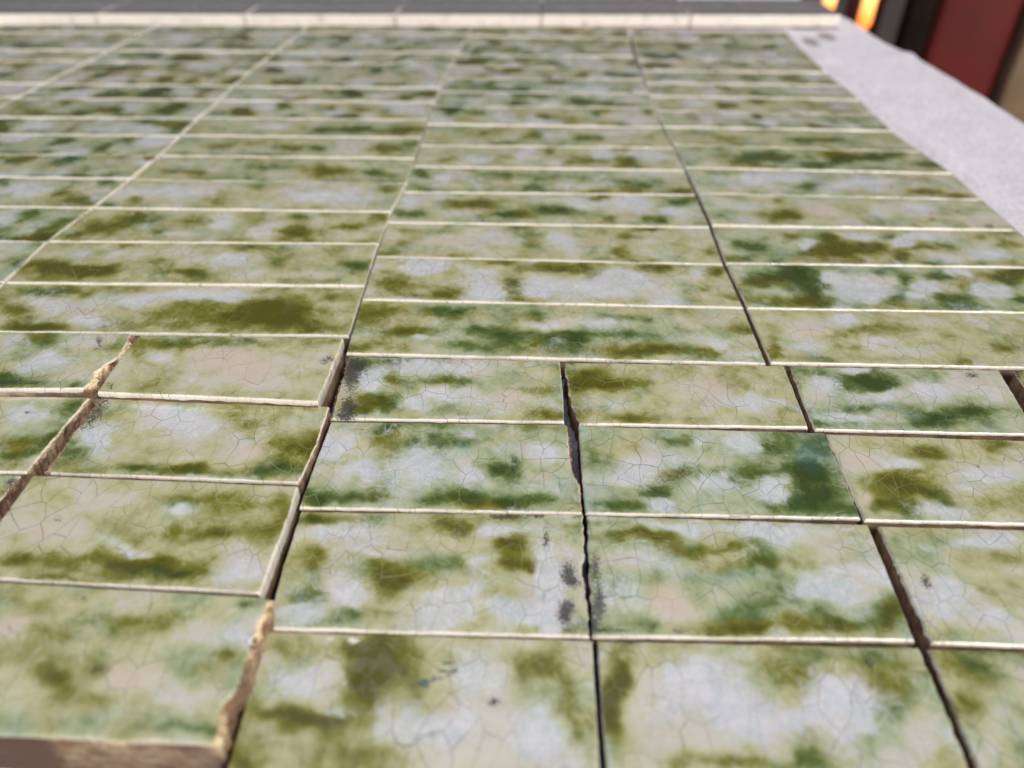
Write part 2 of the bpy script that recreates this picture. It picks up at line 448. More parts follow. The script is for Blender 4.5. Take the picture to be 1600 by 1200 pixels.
# measured tiles: key, kind, centre (mm), extra height, left side, right side (far to near), roughness of the sides,
# clay showing beyond the glaze, colour patches (centre, two half axes, amount, hue), dirt, ink
TILES = [
('d15','long',[153.7,758.6],0,[[-73.31,13.0],[-74.82,-25.56]],[[75.0,25.65],[73.13,-13.08]],(.2,.12),(0,0),[],[],[]),
('d14','long',[152.1,720.9],0,[[-73.22,11.41],[-74.6,-23.82]],[[74.73,23.9],[73.09,-11.49]],(.2,.12),(0,0),[],[],[]),
('d13','long',[150.9,683.8],0,[[-73.41,12.62],[-73.89,-23.79]],[[74.27,24.95],[73.03,-13.78]],(.2,.12),(0,0),[],[],[]),
('d12','long',[150.4,648.3],0,[[-73.39,11.08],[-73.03,-20.1]],[[73.53,21.09],[72.88,-12.07]],(.2,.12),(0,0),[],[],[]),
('d11','long',[150.9,613.8],0,[[-73.5,13.72],[-73.72,-21.97]],[[72.41,21.74],[74.81,-13.49]],(.2,.12),(0,0),[],[],[]),
('d10','long',[151.9,578.9],0,[[-74.73,12.2],[-75.13,-20.1]],[[73.79,20.69],[76.07,-12.79]],(.2,.12),(0,0),[],[],[]),
('d9','long',[152.0,544.7],0,[[-75.26,13.46],[-74.43,-20.05]],[[75.94,20.78],[73.74,-14.18]],(.2,.12),(0,0),[],[],[]),
('d8','long',[151.7,510.3],0,[[-74.13,13.7],[-73.32,-19.05]],[[74.05,19.57],[73.4,-14.21]],(.2,.12),(0,0),[],[],[]),
('d7','long',[153.4,475.7],0,[[-74.98,14.88],[-72.4,-17.78]],[[71.73,19.72],[75.65,-16.82]],(.2,.12),(0,0),[[-40.1,-2.5,12.1,1.1,1.1,6.0,.6,'o'],[7.4,-1.7,10.1,.9,1.6,6.0,.8,'g'],[27.6,.1,8.1,.7,1.4,4.9,.9,'g'],[-5.5,19.1,7.5,.7,1.5,6.5,1.0,'o'],[45.7,20.0,8.4,.8,1.6,5.2,1.0,'o']],[],[]),
('d6','long',[156.5,439.9],0,[[-75.51,17.35],[-73.99,-19.9]],[[72.54,18.31],[76.96,-15.76]],(.2,.12),(0,0),[[-26.6,1.2,15.2,1.3,1.9,8.6,1.0,'g'],[16.0,7.0,11.5,1.0,1.9,6.6,1.0,'o'],[25.6,1.5,11.4,1.0,2.0,6.5,1.0,'g'],[46.9,9.8,10.8,1.0,2.3,6.6,.9,'g'],[64.8,-2.3,11.4,1.0,2.0,5.3,.7,'g'],[3.9,-9.6,11.2,1.0,1.2,4.1,.8,'g']],[],[]),
('d5','long',[158.3,403.1],0,[[-75.77,16.22],[-74.34,-20.6]],[[75.18,20.36],[74.92,-15.98]],(.2,.12),(0,0),[[-11.9,-4.5,6.3,.5,2.0,7.3,1.0,'g'],[47.8,-7.5,8.4,.7,1.4,3.6,1.3,'o'],[51.4,9.1,7.2,.6,1.8,4.8,.6,'o'],[62.0,-11.5,4.9,.4,1.5,3.6,.8,'o'],[-55.7,10.4,7.2,.6,.9,4.9,.6,'o'],[17.8,2.5,16.0,1.3,2.4,7.5,.7,'w'],[-21.0,7.6,10.8,.9,1.4,5.8,.7,'w'],[-40.3,-.5,10.6,.9,1.6,7.5,.8,'w']],[],[]),
('d4','long',[158.9,365.4],0,[[-74.96,16.46],[-74.06,-22.05]],[[74.3,21.08],[74.72,-15.48]],(.2,.12),(0,0),[[-34.6,-7.5,11.0,.9,1.7,7.0,1.3,'o'],[-34.8,9.1,5.0,.4,.8,3.3,.7,'o'],[2.8,.9,6.6,.5,2.1,6.4,.4,'o'],[18.3,-9.3,9.7,.8,1.7,4.6,.4,'t'],[34.2,-8.8,4.8,.4,1.2,3.1,.8,'o'],[-69.7,-8.7,6.4,.5,1.1,6.2,.4,'g'],[55.8,5.2,6.7,.5,1.7,4.1,.4,'g'],[-15.2,-.5,9.8,.8,2.3,8.0,.7,'p'],[14.4,1.8,4.6,.4,1.9,5.7,.6,'w'],[33.5,5.7,7.3,.6,2.8,7.4,.9,'w'],[-53.6,.3,9.8,.8,1.0,4.8,.6,'w'],[63.7,-5.8,6.5,.5,2.8,6.2,.5,'w'],[-14.0,-12.6,12.8,1.0,.9,3.0,.4,'p']],[[62.5,-12.5,1.9,.2,1.0,2.3,1.2],[75.1,-14.5,1.9,.1,1.5,3.0,1.0]],[]),
('d3','long',[159.1,327.0],0,[[-74.26,15.68],[-74.65,-22.08]],[[74.52,22.25],[74.39,-15.86]],(.2,.12),(0,0),[[-24.6,-6.9,10.1,.8,1.9,6.6,1.3,'o'],[-22.6,7.2,5.5,.4,1.4,4.9,.9,'o'],[-38.9,8.1,4.6,.4,1.1,4.2,.7,'o'],[-6.5,-2.9,9.0,.7,2.0,6.0,1.2,'o'],[8.8,-8.2,5.3,.4,2.2,5.9,1.2,'o'],[9.0,10.4,5.6,.4,1.3,3.6,.7,'o'],[-58.3,-4.9,7.5,.6,1.1,5.3,.8,'g'],[21.1,.5,8.5,.6,1.3,3.4,.9,'o'],[55.3,14.6,3.8,.3,1.6,3.6,.8,'o'],[60.6,3.5,5.5,.4,1.6,3.4,.7,'o'],[-67.0,-16.4,5.8,.4,.8,3.8,.9,'o'],[-66.3,-.9,5.4,.4,.8,4.1,.5,'g'],[-35.9,-3.2,5.4,.4,1.4,5.4,.8,'b'],[12.0,3.8,4.9,.4,1.5,4.1,.8,'b'],[27.0,11.8,8.7,.7,1.7,4.3,.8,'b'],[50.2,-3.2,7.2,.5,1.8,4.0,.9,'b'],[-5.5,9.2,7.7,.6,1.1,3.5,.6,'w'],[33.8,-7.6,11.9,.9,1.7,3.9,.5,'w']],[],[]),
('d2','long',[159.4,288.1],0,[[-74.88,16.1],[-73.48,-22.16]],[[74.15,22.32],[74.21,-16.26]],(.2,.12),(0,0),[[-47.7,7.1,11.8,.9,1.9,7.6,1.4,'g'],[-39.7,-3.5,7.6,.5,1.7,6.1,1.2,'g'],[-49.1,-13.7,11.9,.8,1.0,3.7,1.0,'o'],[.7,5.0,3.9,.3,2.8,7.5,1.1,'g'],[-10.1,-9.9,4.8,.3,1.5,4.3,1.0,'g'],[16.8,-8.0,8.1,.6,1.8,4.3,1.0,'g'],[48.3,14.1,8.0,.6,3.2,6.6,1.5,'o'],[-63.2,-.8,6.9,.5,1.0,4.5,.6,'o'],[17.0,11.9,5.1,.4,1.7,4.2,.9,'g'],[23.8,2.2,3.3,.2,2.0,4.6,.7,'o'],[41.4,-6.8,4.9,.3,1.9,3.8,.9,'g'],[-9.6,14.6,5.1,.4,1.0,3.0,.8,'t'],[10.0,-5.3,3.8,.3,2.7,6.6,.7,'o'],[-23.4,-2.3,11.5,.8,3.6,11.2,1.0,'b'],[7.4,-.1,6.1,.4,1.8,4.5,1.1,'b'],[-1.8,-8.8,3.8,.3,1.0,2.7,1.0,'b'],[30.9,-1.1,7.7,.6,2.8,6.2,1.0,'b'],[26.8,15.5,4.0,.3,1.0,2.4,.9,'b'],[-31.8,5.4,3.9,.3,1.0,3.5,.7,'b']],[],[]),
('d1','long',[159.9,249.3],0,[[-74.04,15.98],[-73.37,-21.4]],[[73.65,21.88],[73.75,-16.46]],(.2,.12),(0,0),[[-31.6,4.8,10.1,.7,1.7,5.2,.8,'o'],[-39.1,-10.8,4.8,.3,1.0,3.0,.7,'g'],[-69.5,-12.5,3.4,.2,1.1,4.8,.7,'o'],[-3.2,2.1,5.0,.3,1.7,4.2,.5,'o'],[-17.5,10.0,7.7,.5,1.1,2.9,.4,'o'],[20.8,-4.2,5.9,.4,1.9,4.0,.9,'g'],[-14.0,6.0,7.6,.5,1.2,3.3,.5,'o'],[-45.9,-2.1,4.9,.3,.7,2.3,.4,'g'],[-34.8,10.2,4.6,.3,1.4,4.4,1.0,'b'],[-26.5,-5.2,4.9,.3,.9,2.7,.4,'w'],[-4.5,11.3,12.8,.9,1.2,2.9,.4,'w'],[-52.1,2.0,8.7,.6,1.5,5.6,.7,'p'],[-25.2,-11.6,14.4,1.0,1.1,3.0,.4,'w'],[-54.6,-11.5,4.3,.3,.7,2.6,.6,'b']],[],[]),
('c15','long',[4.9,753.0],0,[[-72.82,13.98],[-73.43,-22.53]],[[74.19,23.83],[72.05,-15.28]],(.2,.12),(0,0),[],[],[]),
('c14','long',[3.5,716.7],0,[[-72.04,13.11],[-73.21,-22.81]],[[73.44,20.36],[71.82,-10.67]],(.2,.12),(0,0),[],[],[]),
('c13','long',[2.4,682.3],0,[[-72.11,10.93],[-73.26,-24.11]],[[72.91,23.07],[72.46,-9.88]],(.2,.12),(0,0),[],[],[]),
('c12','long',[2.0,647.2],0,[[-72.8,10.4],[-73.84,-21.63]],[[72.92,24.62],[73.72,-13.39]],(.2,.12),(0,0),[],[],[]),
('c11','long',[1.8,612.1],0,[[-73.67,12.72],[-74.49,-22.0]],[[73.89,20.96],[74.28,-11.68]],(.2,.12),(0,0),[],[],[]),
('c10','long',[1.7,576.9],0,[[-74.36,12.57],[-74.62,-22.1]],[[74.41,22.89],[74.57,-13.36]],(.2,.12),(0,0),[],[],[]),
('c9','long',[1.6,541.8],0,[[-74.6,12.33],[-74.85,-21.86]],[[74.59,21.07],[74.86,-11.54]],(.2,.12),(0,0),[],[],[]),
('c8','long',[1.9,505.2],0,[[-75.06,14.06],[-74.95,-23.1]],[[74.65,24.38],[75.35,-15.34]],(.2,.12),(0,0),[],[],[]),
('c7','long',[3.1,466.5],0,[[-76.23,14.97],[-74.86,-23.44]],[[74.07,22.72],[77.01,-14.25]],(.2,.12),(0,0),[[-9.0,-1.8,7.9,.7,-.2,7.1,1.0,'o'],[26.5,-1.0,9.5,.9,.3,7.1,1.0,'g'],[-36.9,1.6,9.9,.9,-.5,7.2,.6,'o'],[-20.4,-13.3,5.8,.5,-.2,4.5,.7,'g'],[6.8,3.2,8.0,.7,.0,7.2,.5,'w'],[42.9,8.9,10.1,.9,.5,7.3,.5,'w']],[],[]),
('c6','long',[4.9,429.7],0,[[-76.59,12.7],[-75.39,-20.92]],[[75.28,21.89],[76.71,-13.68]],(.2,.12),(0,0),[[-.7,9.9,4.5,.4,-.0,5.4,1.0,'o'],[19.6,-2.0,10.3,.9,.2,6.2,1.1,'o'],[45.5,-.8,8.2,.7,.7,8.3,1.1,'o'],[45.1,18.3,4.6,.4,.3,4.4,1.0,'o'],[-57.4,-7.7,5.5,.5,-.7,6.1,.6,'o'],[-28.4,-2.1,5.2,.5,-.3,5.2,.5,'o'],[-13.8,4.4,7.5,.7,-.2,7.4,.6,'w'],[31.2,8.4,7.5,.7,.4,7.5,.7,'w'],[58.2,8.7,9.4,.8,.6,6.4,.8,'w'],[-42.7,-8.5,7.3,.6,-.5,6.1,.5,'b']],[],[]),
('c5','long',[5.8,394.3],0,[[-76.29,13.76],[-76.05,-21.98]],[[75.81,21.01],[76.53,-12.79]],(.2,.12),(0,0),[[-69.9,5.0,4.5,.4,-.8,5.6,.9,'g'],[-27.6,3.9,7.0,.6,-.4,7.4,.6,'g'],[-9.8,-10.0,10.2,.8,-.1,5.3,.6,'g'],[24.0,-14.1,8.4,.7,.2,4.3,.8,'o'],[45.0,-3.7,13.8,1.1,.7,8.1,.65,'g'],[68.9,-8.7,6.8,.6,.6,4.4,.9,'o'],[.4,6.2,8.8,.7,-.0,4.7,.6,'g'],[-55.1,-1.2,6.9,.6,-.7,6.4,.6,'w'],[10.7,-6.5,13.7,1.1,.1,3.5,.5,'w'],[53.5,13.6,14.3,1.2,.5,4.8,.4,'w']],[],[]),
('c4','long',[5.7,357.4],0,[[-76.0,14.27],[-77.97,-22.07]],[[76.59,23.45],[77.38,-15.65]],(.2,.12),(0,0),[[-38.4,2.8,12.9,1.0,-.5,6.4,1.1,'o'],[1.2,-1.9,12.2,1.0,-.0,7.0,1.1,'g'],[25.3,15.3,6.6,.5,.2,4.2,1.3,'o'],[66.9,12.9,6.6,.5,.7,4.9,.9,'g'],[28.9,-8.1,5.7,.5,.3,4.5,.9,'g'],[44.7,-6.9,3.8,.3,.4,4.6,1.0,'g'],[54.0,-8.4,4.7,.4,.4,3.8,1.2,'g'],[-65.5,-11.9,5.6,.4,-.7,4.5,1.0,'g'],[-15.3,-5.6,4.4,.4,-.2,5.4,.8,'o'],[-24.7,-9.4,6.3,.5,-.2,3.8,.9,'g'],[50.8,6.0,3.9,.3,.4,4.0,.5,'o'],[-55.2,7.9,16.3,1.3,-.5,4.1,.4,'w'],[13.6,9.4,9.8,.8,.1,5.7,.7,'w'],[41.2,7.6,11.4,.9,.6,7.3,.8,'w'],[64.5,.0,8.0,.6,.7,5.5,.7,'b'],[-71.5,6.6,4.9,.4,-1.0,6.5,.6,'w']],[],[]),
('c3','long',[5.7,319.7],0,[[-77.94,14.98],[-76.55,-20.28]],[[77.4,21.4],[77.09,-16.11]],(.2,.12),(0,0),[[-8.3,4.5,7.8,.6,-.3,13.6,.65,'g'],[34.1,-6.7,4.1,.3,.6,8.3,.8,'o'],[47.2,17.9,8.6,.7,.3,2.9,1.1,'o'],[39.7,8.2,8.4,.7,.4,4.1,.6,'o'],[73.6,-3.8,14.7,1.1,1.0,5.8,.45,'o'],[-65.2,-6.5,5.8,.4,-.8,5.2,.7,'o'],[-66.0,8.3,6.0,.5,-.5,3.5,.7,'o'],[-47.7,8.4,6.0,.5,-.5,4.2,.4,'g'],[20.1,6.7,4.5,.3,.3,6.8,.3,'o'],[6.6,2.3,11.9,.9,.1,6.7,.6,'w'],[54.1,3.9,9.0,.7,.8,6.7,.5,'p'],[-46.4,-3.8,17.6,1.3,-.7,6.5,.6,'p'],[-32.0,1.3,11.8,.9,-.4,5.4,.4,'w']],[],[]),
('c2','long',[6.7,282.4],0,[[-77.56,16.35],[-76.11,-20.85]],[[76.08,20.52],[77.59,-16.02]],(.2,.12),(0,0),[[-62.8,-7.7,5.3,.4,-1.5,9.1,1.0,'o'],[-42.1,-14.2,9.1,.7,-.6,5.2,1.0,'o'],[-44.2,4.8,4.9,.4,-.7,6.3,.7,'g'],[-14.1,-6.9,6.4,.5,-.4,9.7,1.3,'o'],[5.3,12.5,13.9,1.0,.1,5.3,1.5,'o'],[19.4,5.5,4.4,.3,.2,5.1,1.0,'o'],[44.4,14.8,10.7,.8,.4,4.2,1.5,'o'],[43.3,4.4,3.3,.2,.3,2.8,.7,'o'],[72.6,14.0,8.4,.6,.9,5.3,1.1,'o'],[59.2,-1.6,7.5,.5,1.0,7.1,.5,'g'],[73.2,-9.6,5.3,.4,.6,3.2,.6,'o'],[36.9,-6.4,2.7,.2,.3,3.7,.5,'g'],[-22.8,15.8,5.6,.4,-.2,3.0,1.0,'o'],[-68.7,3.0,4.1,.3,-.5,2.8,.5,'o'],[-55.7,8.0,8.3,.6,-.6,4.6,.8,'w'],[-.8,-5.9,9.6,.7,-.0,8.6,.9,'w'],[29.5,1.7,13.0,.9,.7,10.1,.9,'w'],[49.3,-12.9,5.2,.4,.5,3.6,.8,'b'],[-26.6,-10.5,7.4,.5,-.5,6.9,.8,'w'],[63.6,12.7,3.9,.3,.7,4.7,.6,'w'],[-33.3,5.6,5.5,.4,-.4,4.6,.6,'w'],[-56.9,-20.4,7.7,.5,-.4,2.5,.5,'w']],[],[]),
('c1','long',[8.0,244.3],0,[[-77.43,16.54],[-75.39,-20.98]],[[76.27,21.37],[76.56,-16.93]],(.2,.12),(0,0),[[-66.7,7.2,14.9,1.0,-.9,5.2,.8,'o'],[-54.8,-5.0,9.2,.6,-.6,4.0,.8,'o'],[-23.3,-3.7,10.9,.7,-.3,4.9,.9,'g'],[-41.9,10.4,10.1,.7,-.4,3.9,.8,'g'],[.5,-6.5,13.2,.9,.0,5.7,1.1,'g'],[28.5,9.0,7.5,.5,.3,3.8,.6,'g'],[41.1,-10.7,20.2,1.4,.4,3.0,1.2,'o'],[69.9,4.9,8.7,.6,.7,3.7,.7,'o'],[30.1,-1.0,6.8,.5,.3,3.2,.7,'g'],[-9.1,11.2,7.6,.5,-.1,2.9,.4,'g'],[-67.4,-15.4,9.4,.6,-.6,2.9,.5,'o'],[-30.9,-13.8,11.7,.8,-.2,2.5,.6,'g'],[-5.2,3.0,6.2,.4,-.0,3.2,.5,'w'],[15.9,5.8,12.4,.9,.1,3.3,.7,'w'],[57.4,11.0,10.1,.7,.7,4.8,.5,'p'],[59.7,-4.7,7.2,.5,.6,3.5,.6,'w'],[-51.5,-10.5,4.3,.3,-.3,1.7,.9,'b'],[-.0,-7.9,4.8,.3,.0,2.6,.5,'b'],[71.7,-10.3,7.1,.5,.5,2.6,.6,'w'],[76.3,-10.8,2.4,.2,.4,1.7,.5,'g']],[],[]),
('b15','long',[-143.9,746.8],0,[[-75.79,9.68],[-74.32,-24.12]],[[75.24,23.0],[74.87,-8.57]],(.2,.12),(0,0),[],[],[]),
('b14','long',[-144.3,711.6],0,[[-74.01,10.42],[-75.13,-25.78]],[[75.17,25.97],[73.98,-10.6]],(.2,.12),(0,0),[],[],[]),
('b13','long',[-145.3,676.6],0,[[-74.04,8.51],[-75.07,-24.61]],[[75.07,23.69],[74.05,-7.59]],(.2,.12),(0,0),[],[],[]),
('b12','long',[-146.5,642.5],0,[[-73.95,8.82],[-75.26,-25.57]],[[75.17,25.84],[74.04,-9.09]],(.2,.12),(0,0),[],[],[]),
('b11','long',[-147.2,608.3],0,[[-74.53,7.97],[-74.01,-23.21]],[[74.77,24.45],[73.77,-9.21]],(.2,.12),(0,0),[],[],[]),
('b10','long',[-147.1,574.2],0,[[-74.16,10.23],[-72.8,-23.14]],[[73.61,24.23],[73.35,-11.32]],(.2,.12),(0,0),[],[],[]),
('b9','long',[-146.5,540.0],0,[[-73.33,10.4],[-72.08,-21.32]],[[72.83,22.23],[72.58,-11.32]],(.2,.12),(0,0),[],[],[]),
('b8','long',[-146.3,504.6],0,[[-72.34,13.41],[-72.03,-23.35]],[[72.32,23.41],[72.05,-13.48]],(.2,.12),(0,0),[],[],[]),
('b7','long',[-145.6,468.9],0,[[-72.71,11.65],[-71.25,-20.88]],[[71.37,21.52],[72.58,-12.28]],(.2,.12),(0,0),[[29.4,1.2,19.8,1.8,-1.3,6.1,1.0,'g'],[63.7,.7,11.9,1.1,-.9,6.0,1.0,'o'],[9.2,-6.7,7.8,.7,-1.2,4.7,.5,'g'],[-20.5,-1.0,11.8,1.1,-1.8,6.0,.5,'w']],[],[]),
('b6','long',[-144.3,434.5],0,[[-72.58,12.82],[-71.15,-21.42]],[[71.25,21.42],[72.48,-12.82]],(.2,.12),(0,0),[[-3.7,-2.1,9.2,.8,-2.1,7.4,.8,'o'],[15.4,-2.5,4.4,.4,-1.3,5.3,.9,'g'],[54.3,.9,8.2,.7,-1.3,7.5,1.0,'o'],[66.2,9.7,4.5,.4,-.8,5.5,.6,'g'],[-41.2,-3.3,11.0,1.0,-2.2,6.4,.6,'o'],[-24.9,4.9,7.5,.7,-2.1,6.5,.4,'o'],[28.5,6.3,9.4,.8,-1.5,6.6,.5,'w'],[39.3,-8.9,14.6,1.3,-.9,4.1,.4,'p']],[],[]),
('b5','long',[-143.3,398.5],0,[[-72.13,13.99],[-72.2,-21.75]],[[71.5,22.58],[72.83,-14.83]],(.2,.12),(0,0),[[-56.0,-7.9,7.5,.6,-1.9,4.5,1.0,'o'],[-41.3,-9.5,5.1,.4,-1.4,3.6,.9,'o'],[-6.0,1.1,10.4,.9,-1.7,5.6,.8,'g'],[22.6,.7,12.2,1.0,-2.1,8.4,.9,'o'],[55.2,-3.1,10.4,.9,-1.0,5.5,.6,'g'],[-16.0,-12.0,10.2,.9,-1.5,4.5,.5,'g']],[],[]),
('b4','long',[-144.0,361.2],0,[[-71.46,14.83],[-73.59,-21.85]],[[73.58,21.75],[71.47,-14.73]],(.2,.12),(0,0),[[-55.6,-9.8,4.4,.4,-1.7,3.9,.9,'o'],[-15.0,-4.9,8.9,.7,-1.9,5.5,.8,'o'],[-4.3,12.8,9.9,.8,-1.3,4.2,.5,'g'],[63.8,9.9,5.9,.5,-1.4,7.5,.7,'g'],[-67.5,-15.6,6.2,.5,-1.8,3.8,.5,'g'],[-66.2,-.9,12.8,1.1,-2.6,5.6,.5,'w'],[-37.2,1.5,16.1,1.3,-2.6,6.5,.6,'w'],[38.5,3.6,19.5,1.6,-1.9,8.1,.7,'w']],[],[]),
('b3','long',[-145.5,324.6],0,[[-72.06,14.08],[-74.35,-22.02]],[[72.99,21.2],[73.42,-13.26]],(.2,.12),(0,0),[[-54.9,-5.5,11.7,.9,-2.9,6.1,1.0,'o'],[-42.7,1.2,7.4,.6,-2.5,5.5,.7,'g'],[-15.0,1.2,11.9,.9,-2.4,6.2,.5,'g'],[34.2,-5.4,7.1,.5,-1.6,6.0,1.2,'o'],[31.0,12.1,9.2,.7,-1.2,4.3,.7,'g'],[54.8,3.1,5.4,.4,-.9,4.2,.8,'o'],[67.9,15.0,4.3,.3,-1.1,5.8,.9,'o'],[-65.5,-14.5,8.6,.7,-2.0,3.9,.7,'g'],[-48.8,7.9,3.0,.2,-1.6,3.6,.8,'o'],[9.3,6.7,7.6,.6,-2.3,7.1,.4,'o'],[-37.3,-4.1,4.4,.3,-1.5,3.4,.7,'b'],[-5.1,3.4,6.6,.5,-3.0,8.4,.8,'w'],[20.0,-3.1,5.9,.5,-2.1,6.8,.6,'w'],[-20.7,-7.6,5.8,.5,-1.3,3.3,.5,'w'],[41.1,9.2,6.1,.5,-1.1,4.3,.4,'w']],[],[]),
('b2','long',[-145.0,287.5],0,[[-74.9,14.41],[-72.34,-22.52]],[[72.87,23.17],[74.37,-15.06]],(.2,.12),(0,0),[[-51.1,-12.0,15.9,1.2,-2.6,4.9,1.1,'o'],[-68.3,-5.8,8.1,.6,-2.5,4.5,.7,'o'],[-36.0,-9.2,8.0,.6,-1.8,3.9,.9,'o'],[-.1,-9.4,10.1,.7,-1.5,3.8,.9,'g'],[16.3,15.8,11.3,.9,-1.2,3.7,.6,'g'],[31.7,2.8,7.7,.6,-1.7,5.8,.5,'g'],[66.8,2.5,7.1,.5,-1.3,6.4,.8,'g'],[52.5,-1.5,5.4,.4,-.9,3.4,.4,'o'],[-20.7,.1,8.2,.6,-1.5,3.5,.5,'g'],[8.8,4.1,13.8,1.0,-1.7,4.7,.7,'w'],[-24.8,9.6,13.9,1.1,-1.6,3.6,.5,'p'],[-62.1,3.7,13.7,1.0,-1.9,3.5,.4,'w'],[48.8,-8.6,16.0,1.2,-.9,3.3,.6,'p']],[[-81.2,9.7,2.2,.2,-1.4,2.4,.5]],[]),
('b1','long',[-143.8,250.0],0,[[-73.58,14.3],[-74.09,-21.61]],[[73.13,21.75],[74.53,-14.45]],(.2,.12),(0,0),[[43.2,1.9,13.0,.9,-2.8,9.6,1.7,'o'],[20.4,-5.4,19.5,1.4,-1.8,5.1,.7,'o'],[-10.8,-11.3,14.4,1.0,-1.8,4.0,.6,'o'],[-59.9,-3.9,6.9,.5,-4.9,8.4,1.0,'o'],[-46.7,9.6,15.2,1.1,-1.9,3.5,.7,'g'],[62.0,13.8,7.2,.5,-.8,3.6,.8,'o'],[-42.6,-16.7,9.5,.7,-1.4,2.6,.7,'o'],[8.2,3.4,10.0,.7,-1.7,4.3,.6,'o'],[60.1,-9.6,7.2,.5,-.8,3.1,.5,'o'],[-44.0,-.3,12.4,.9,-3.1,5.7,.7,'w'],[-15.2,6.7,8.8,.6,-1.5,3.4,.9,'b'],[1.9,9.5,7.6,.5,-1.2,3.0,.9,'b'],[-24.7,-10.9,9.6,.7,-1.8,3.6,.7,'w'],[18.5,10.7,15.3,1.1,-1.1,3.0,.7,'b'],[.1,-7.8,7.3,.5,-1.0,2.3,.4,'p']],[[-49.7,-9.9,1.4,.1,-.5,.9,.9]],[]),
('a15','long',[-287.4,731.9],0,[[-66.86,10.56],[-66.86,-23.14]],[[66.19,21.81],[67.54,-9.24]],(.2,.12),(0,0),[],[],[]),
('a14','long',[-287.3,698.2],0,[[-66.94,9.87],[-66.94,-23.56]],[[67.46,23.77],[66.42,-10.08]],(.2,.12),(0,0),[],[],[]),
('a13','long',[-287.8,664.7],0,[[-66.42,9.28],[-66.42,-21.48]],[[66.94,22.76],[65.9,-10.56]],(.2,.12),(0,0),[],[],[]),
('a12','long',[-288.4,630.8],0,[[-65.83,11.77],[-65.83,-22.56]],[[66.49,22.69],[65.18,-11.9]],(.2,.12),(0,0),[],[],[]),
('a11','long',[-288.7,597.3],0,[[-65.6,10.33],[-65.6,-20.95]],[[65.41,20.99],[65.79,-10.37]],(.2,.12),(0,0),[],[],[]),
('a10','long',[-288.2,564.6],0,[[-66.03,11.07],[-66.03,-20.84]],[[65.35,21.65],[66.72,-11.89]],(.2,.12),(0,0),[],[],[]),
('a9','long',[-287.6,530.8],0,[[-66.7,12.23],[-66.7,-21.24]],[[66.05,21.18],[67.36,-12.16]],(.2,.12),(0,0),[],[],[]),
('a8','long',[-287.2,494.1],0,[[-67.11,14.82],[-67.11,-24.54]],[[66.95,23.89],[67.28,-14.17]],(.2,.12),(0,0),[],[],[]),
('a7','long',[-286.7,458.2],0,[[-67.57,10.7],[-67.57,-20.46]],[[66.82,21.07],[68.31,-11.31]],(.2,.12),(0,0),[],[],[]),
('a6','long',[-286.0,425.1],0,[[-68.28,11.97],[-68.28,-21.13]],[[67.59,21.12],[68.97,-11.96]],(.2,.12),(0,0),[],[],[]),
('a5','long',[-285.7,391.2],0,[[-68.61,12.13],[-68.61,-19.89]],[[68.65,21.3],[68.58,-13.54]],(.2,.12),(0,0),[],[],[]),
('a4','long',[-286.2,355.6],0,[[-68.07,15.05],[-68.07,-21.04]],[[69.12,21.4],[67.03,-15.41]],(.2,.12),(0,0),[],[],[]),
('a3','long',[-287.3,317.9],0,[[-66.97,15.97],[-66.97,-22.32]],[[68.13,21.61],[65.81,-15.26]],(.2,.12),(0,0),[],[],[]),
('a2','long',[-287.2,280.2],0,[[-67.02,14.72],[-67.02,-21.87]],[[65.76,21.77],[68.28,-14.62]],(.2,.12),(0,0),[],[],[]),
('a1','long',[-286.7,244.0],0,[[-67.54,13.58],[-67.54,-19.68]],[[67.77,20.83],[67.31,-14.73]],(.2,.12),(0,0),[],[],[]),
('e8','long',[-423.3,717.3],0,[[-67.27,8.22],[-67.27,-24.98]],[[67.27,25.23],[67.27,-8.47]],(.2,.12),(0,0),[],[],[]),
('e7','long',[-423.3,683.9],0,[[-67.27,7.76],[-67.27,-22.86]],[[67.27,24.27],[67.27,-9.16]],(.2,.12),(0,0),[],[],[]),
('e6','long',[-423.3,651.9],0,[[-67.27,8.46],[-67.27,-22.02]],[[67.27,22.16],[67.27,-8.6]],(.2,.12),(0,0),[],[],[]),
('e5','long',[-423.3,619.8],0,[[-67.27,9.39],[-67.27,-22.66]],[[67.27,22.81],[67.27,-9.55]],(.2,.12),(0,0),[],[],[]),
('e4','long',[-423.3,587.4],0,[[-67.27,9.09],[-67.27,-22.06]],[[67.27,22.21],[67.27,-9.24]],(.2,.12),(0,0),[],[],[]),
('e3','long',[-423.3,555.5],0,[[-67.27,9.14],[-67.27,-20.98]],[[67.27,21.95],[67.27,-10.12]],(.2,.12),(0,0),[],[],[]),
('e2','long',[-423.3,523.6],0,[[-67.27,10.23],[-67.27,-20.27]],[[67.27,21.1],[67.27,-11.06]],(.2,.12),(0,0),[],[],[]),
('e1','long',[-423.3,491.1],0,[[-67.27,11.61],[-67.27,-20.14]],[[67.27,20.83],[67.27,-12.3]],(.2,.12),(0,0),[],[],[]),
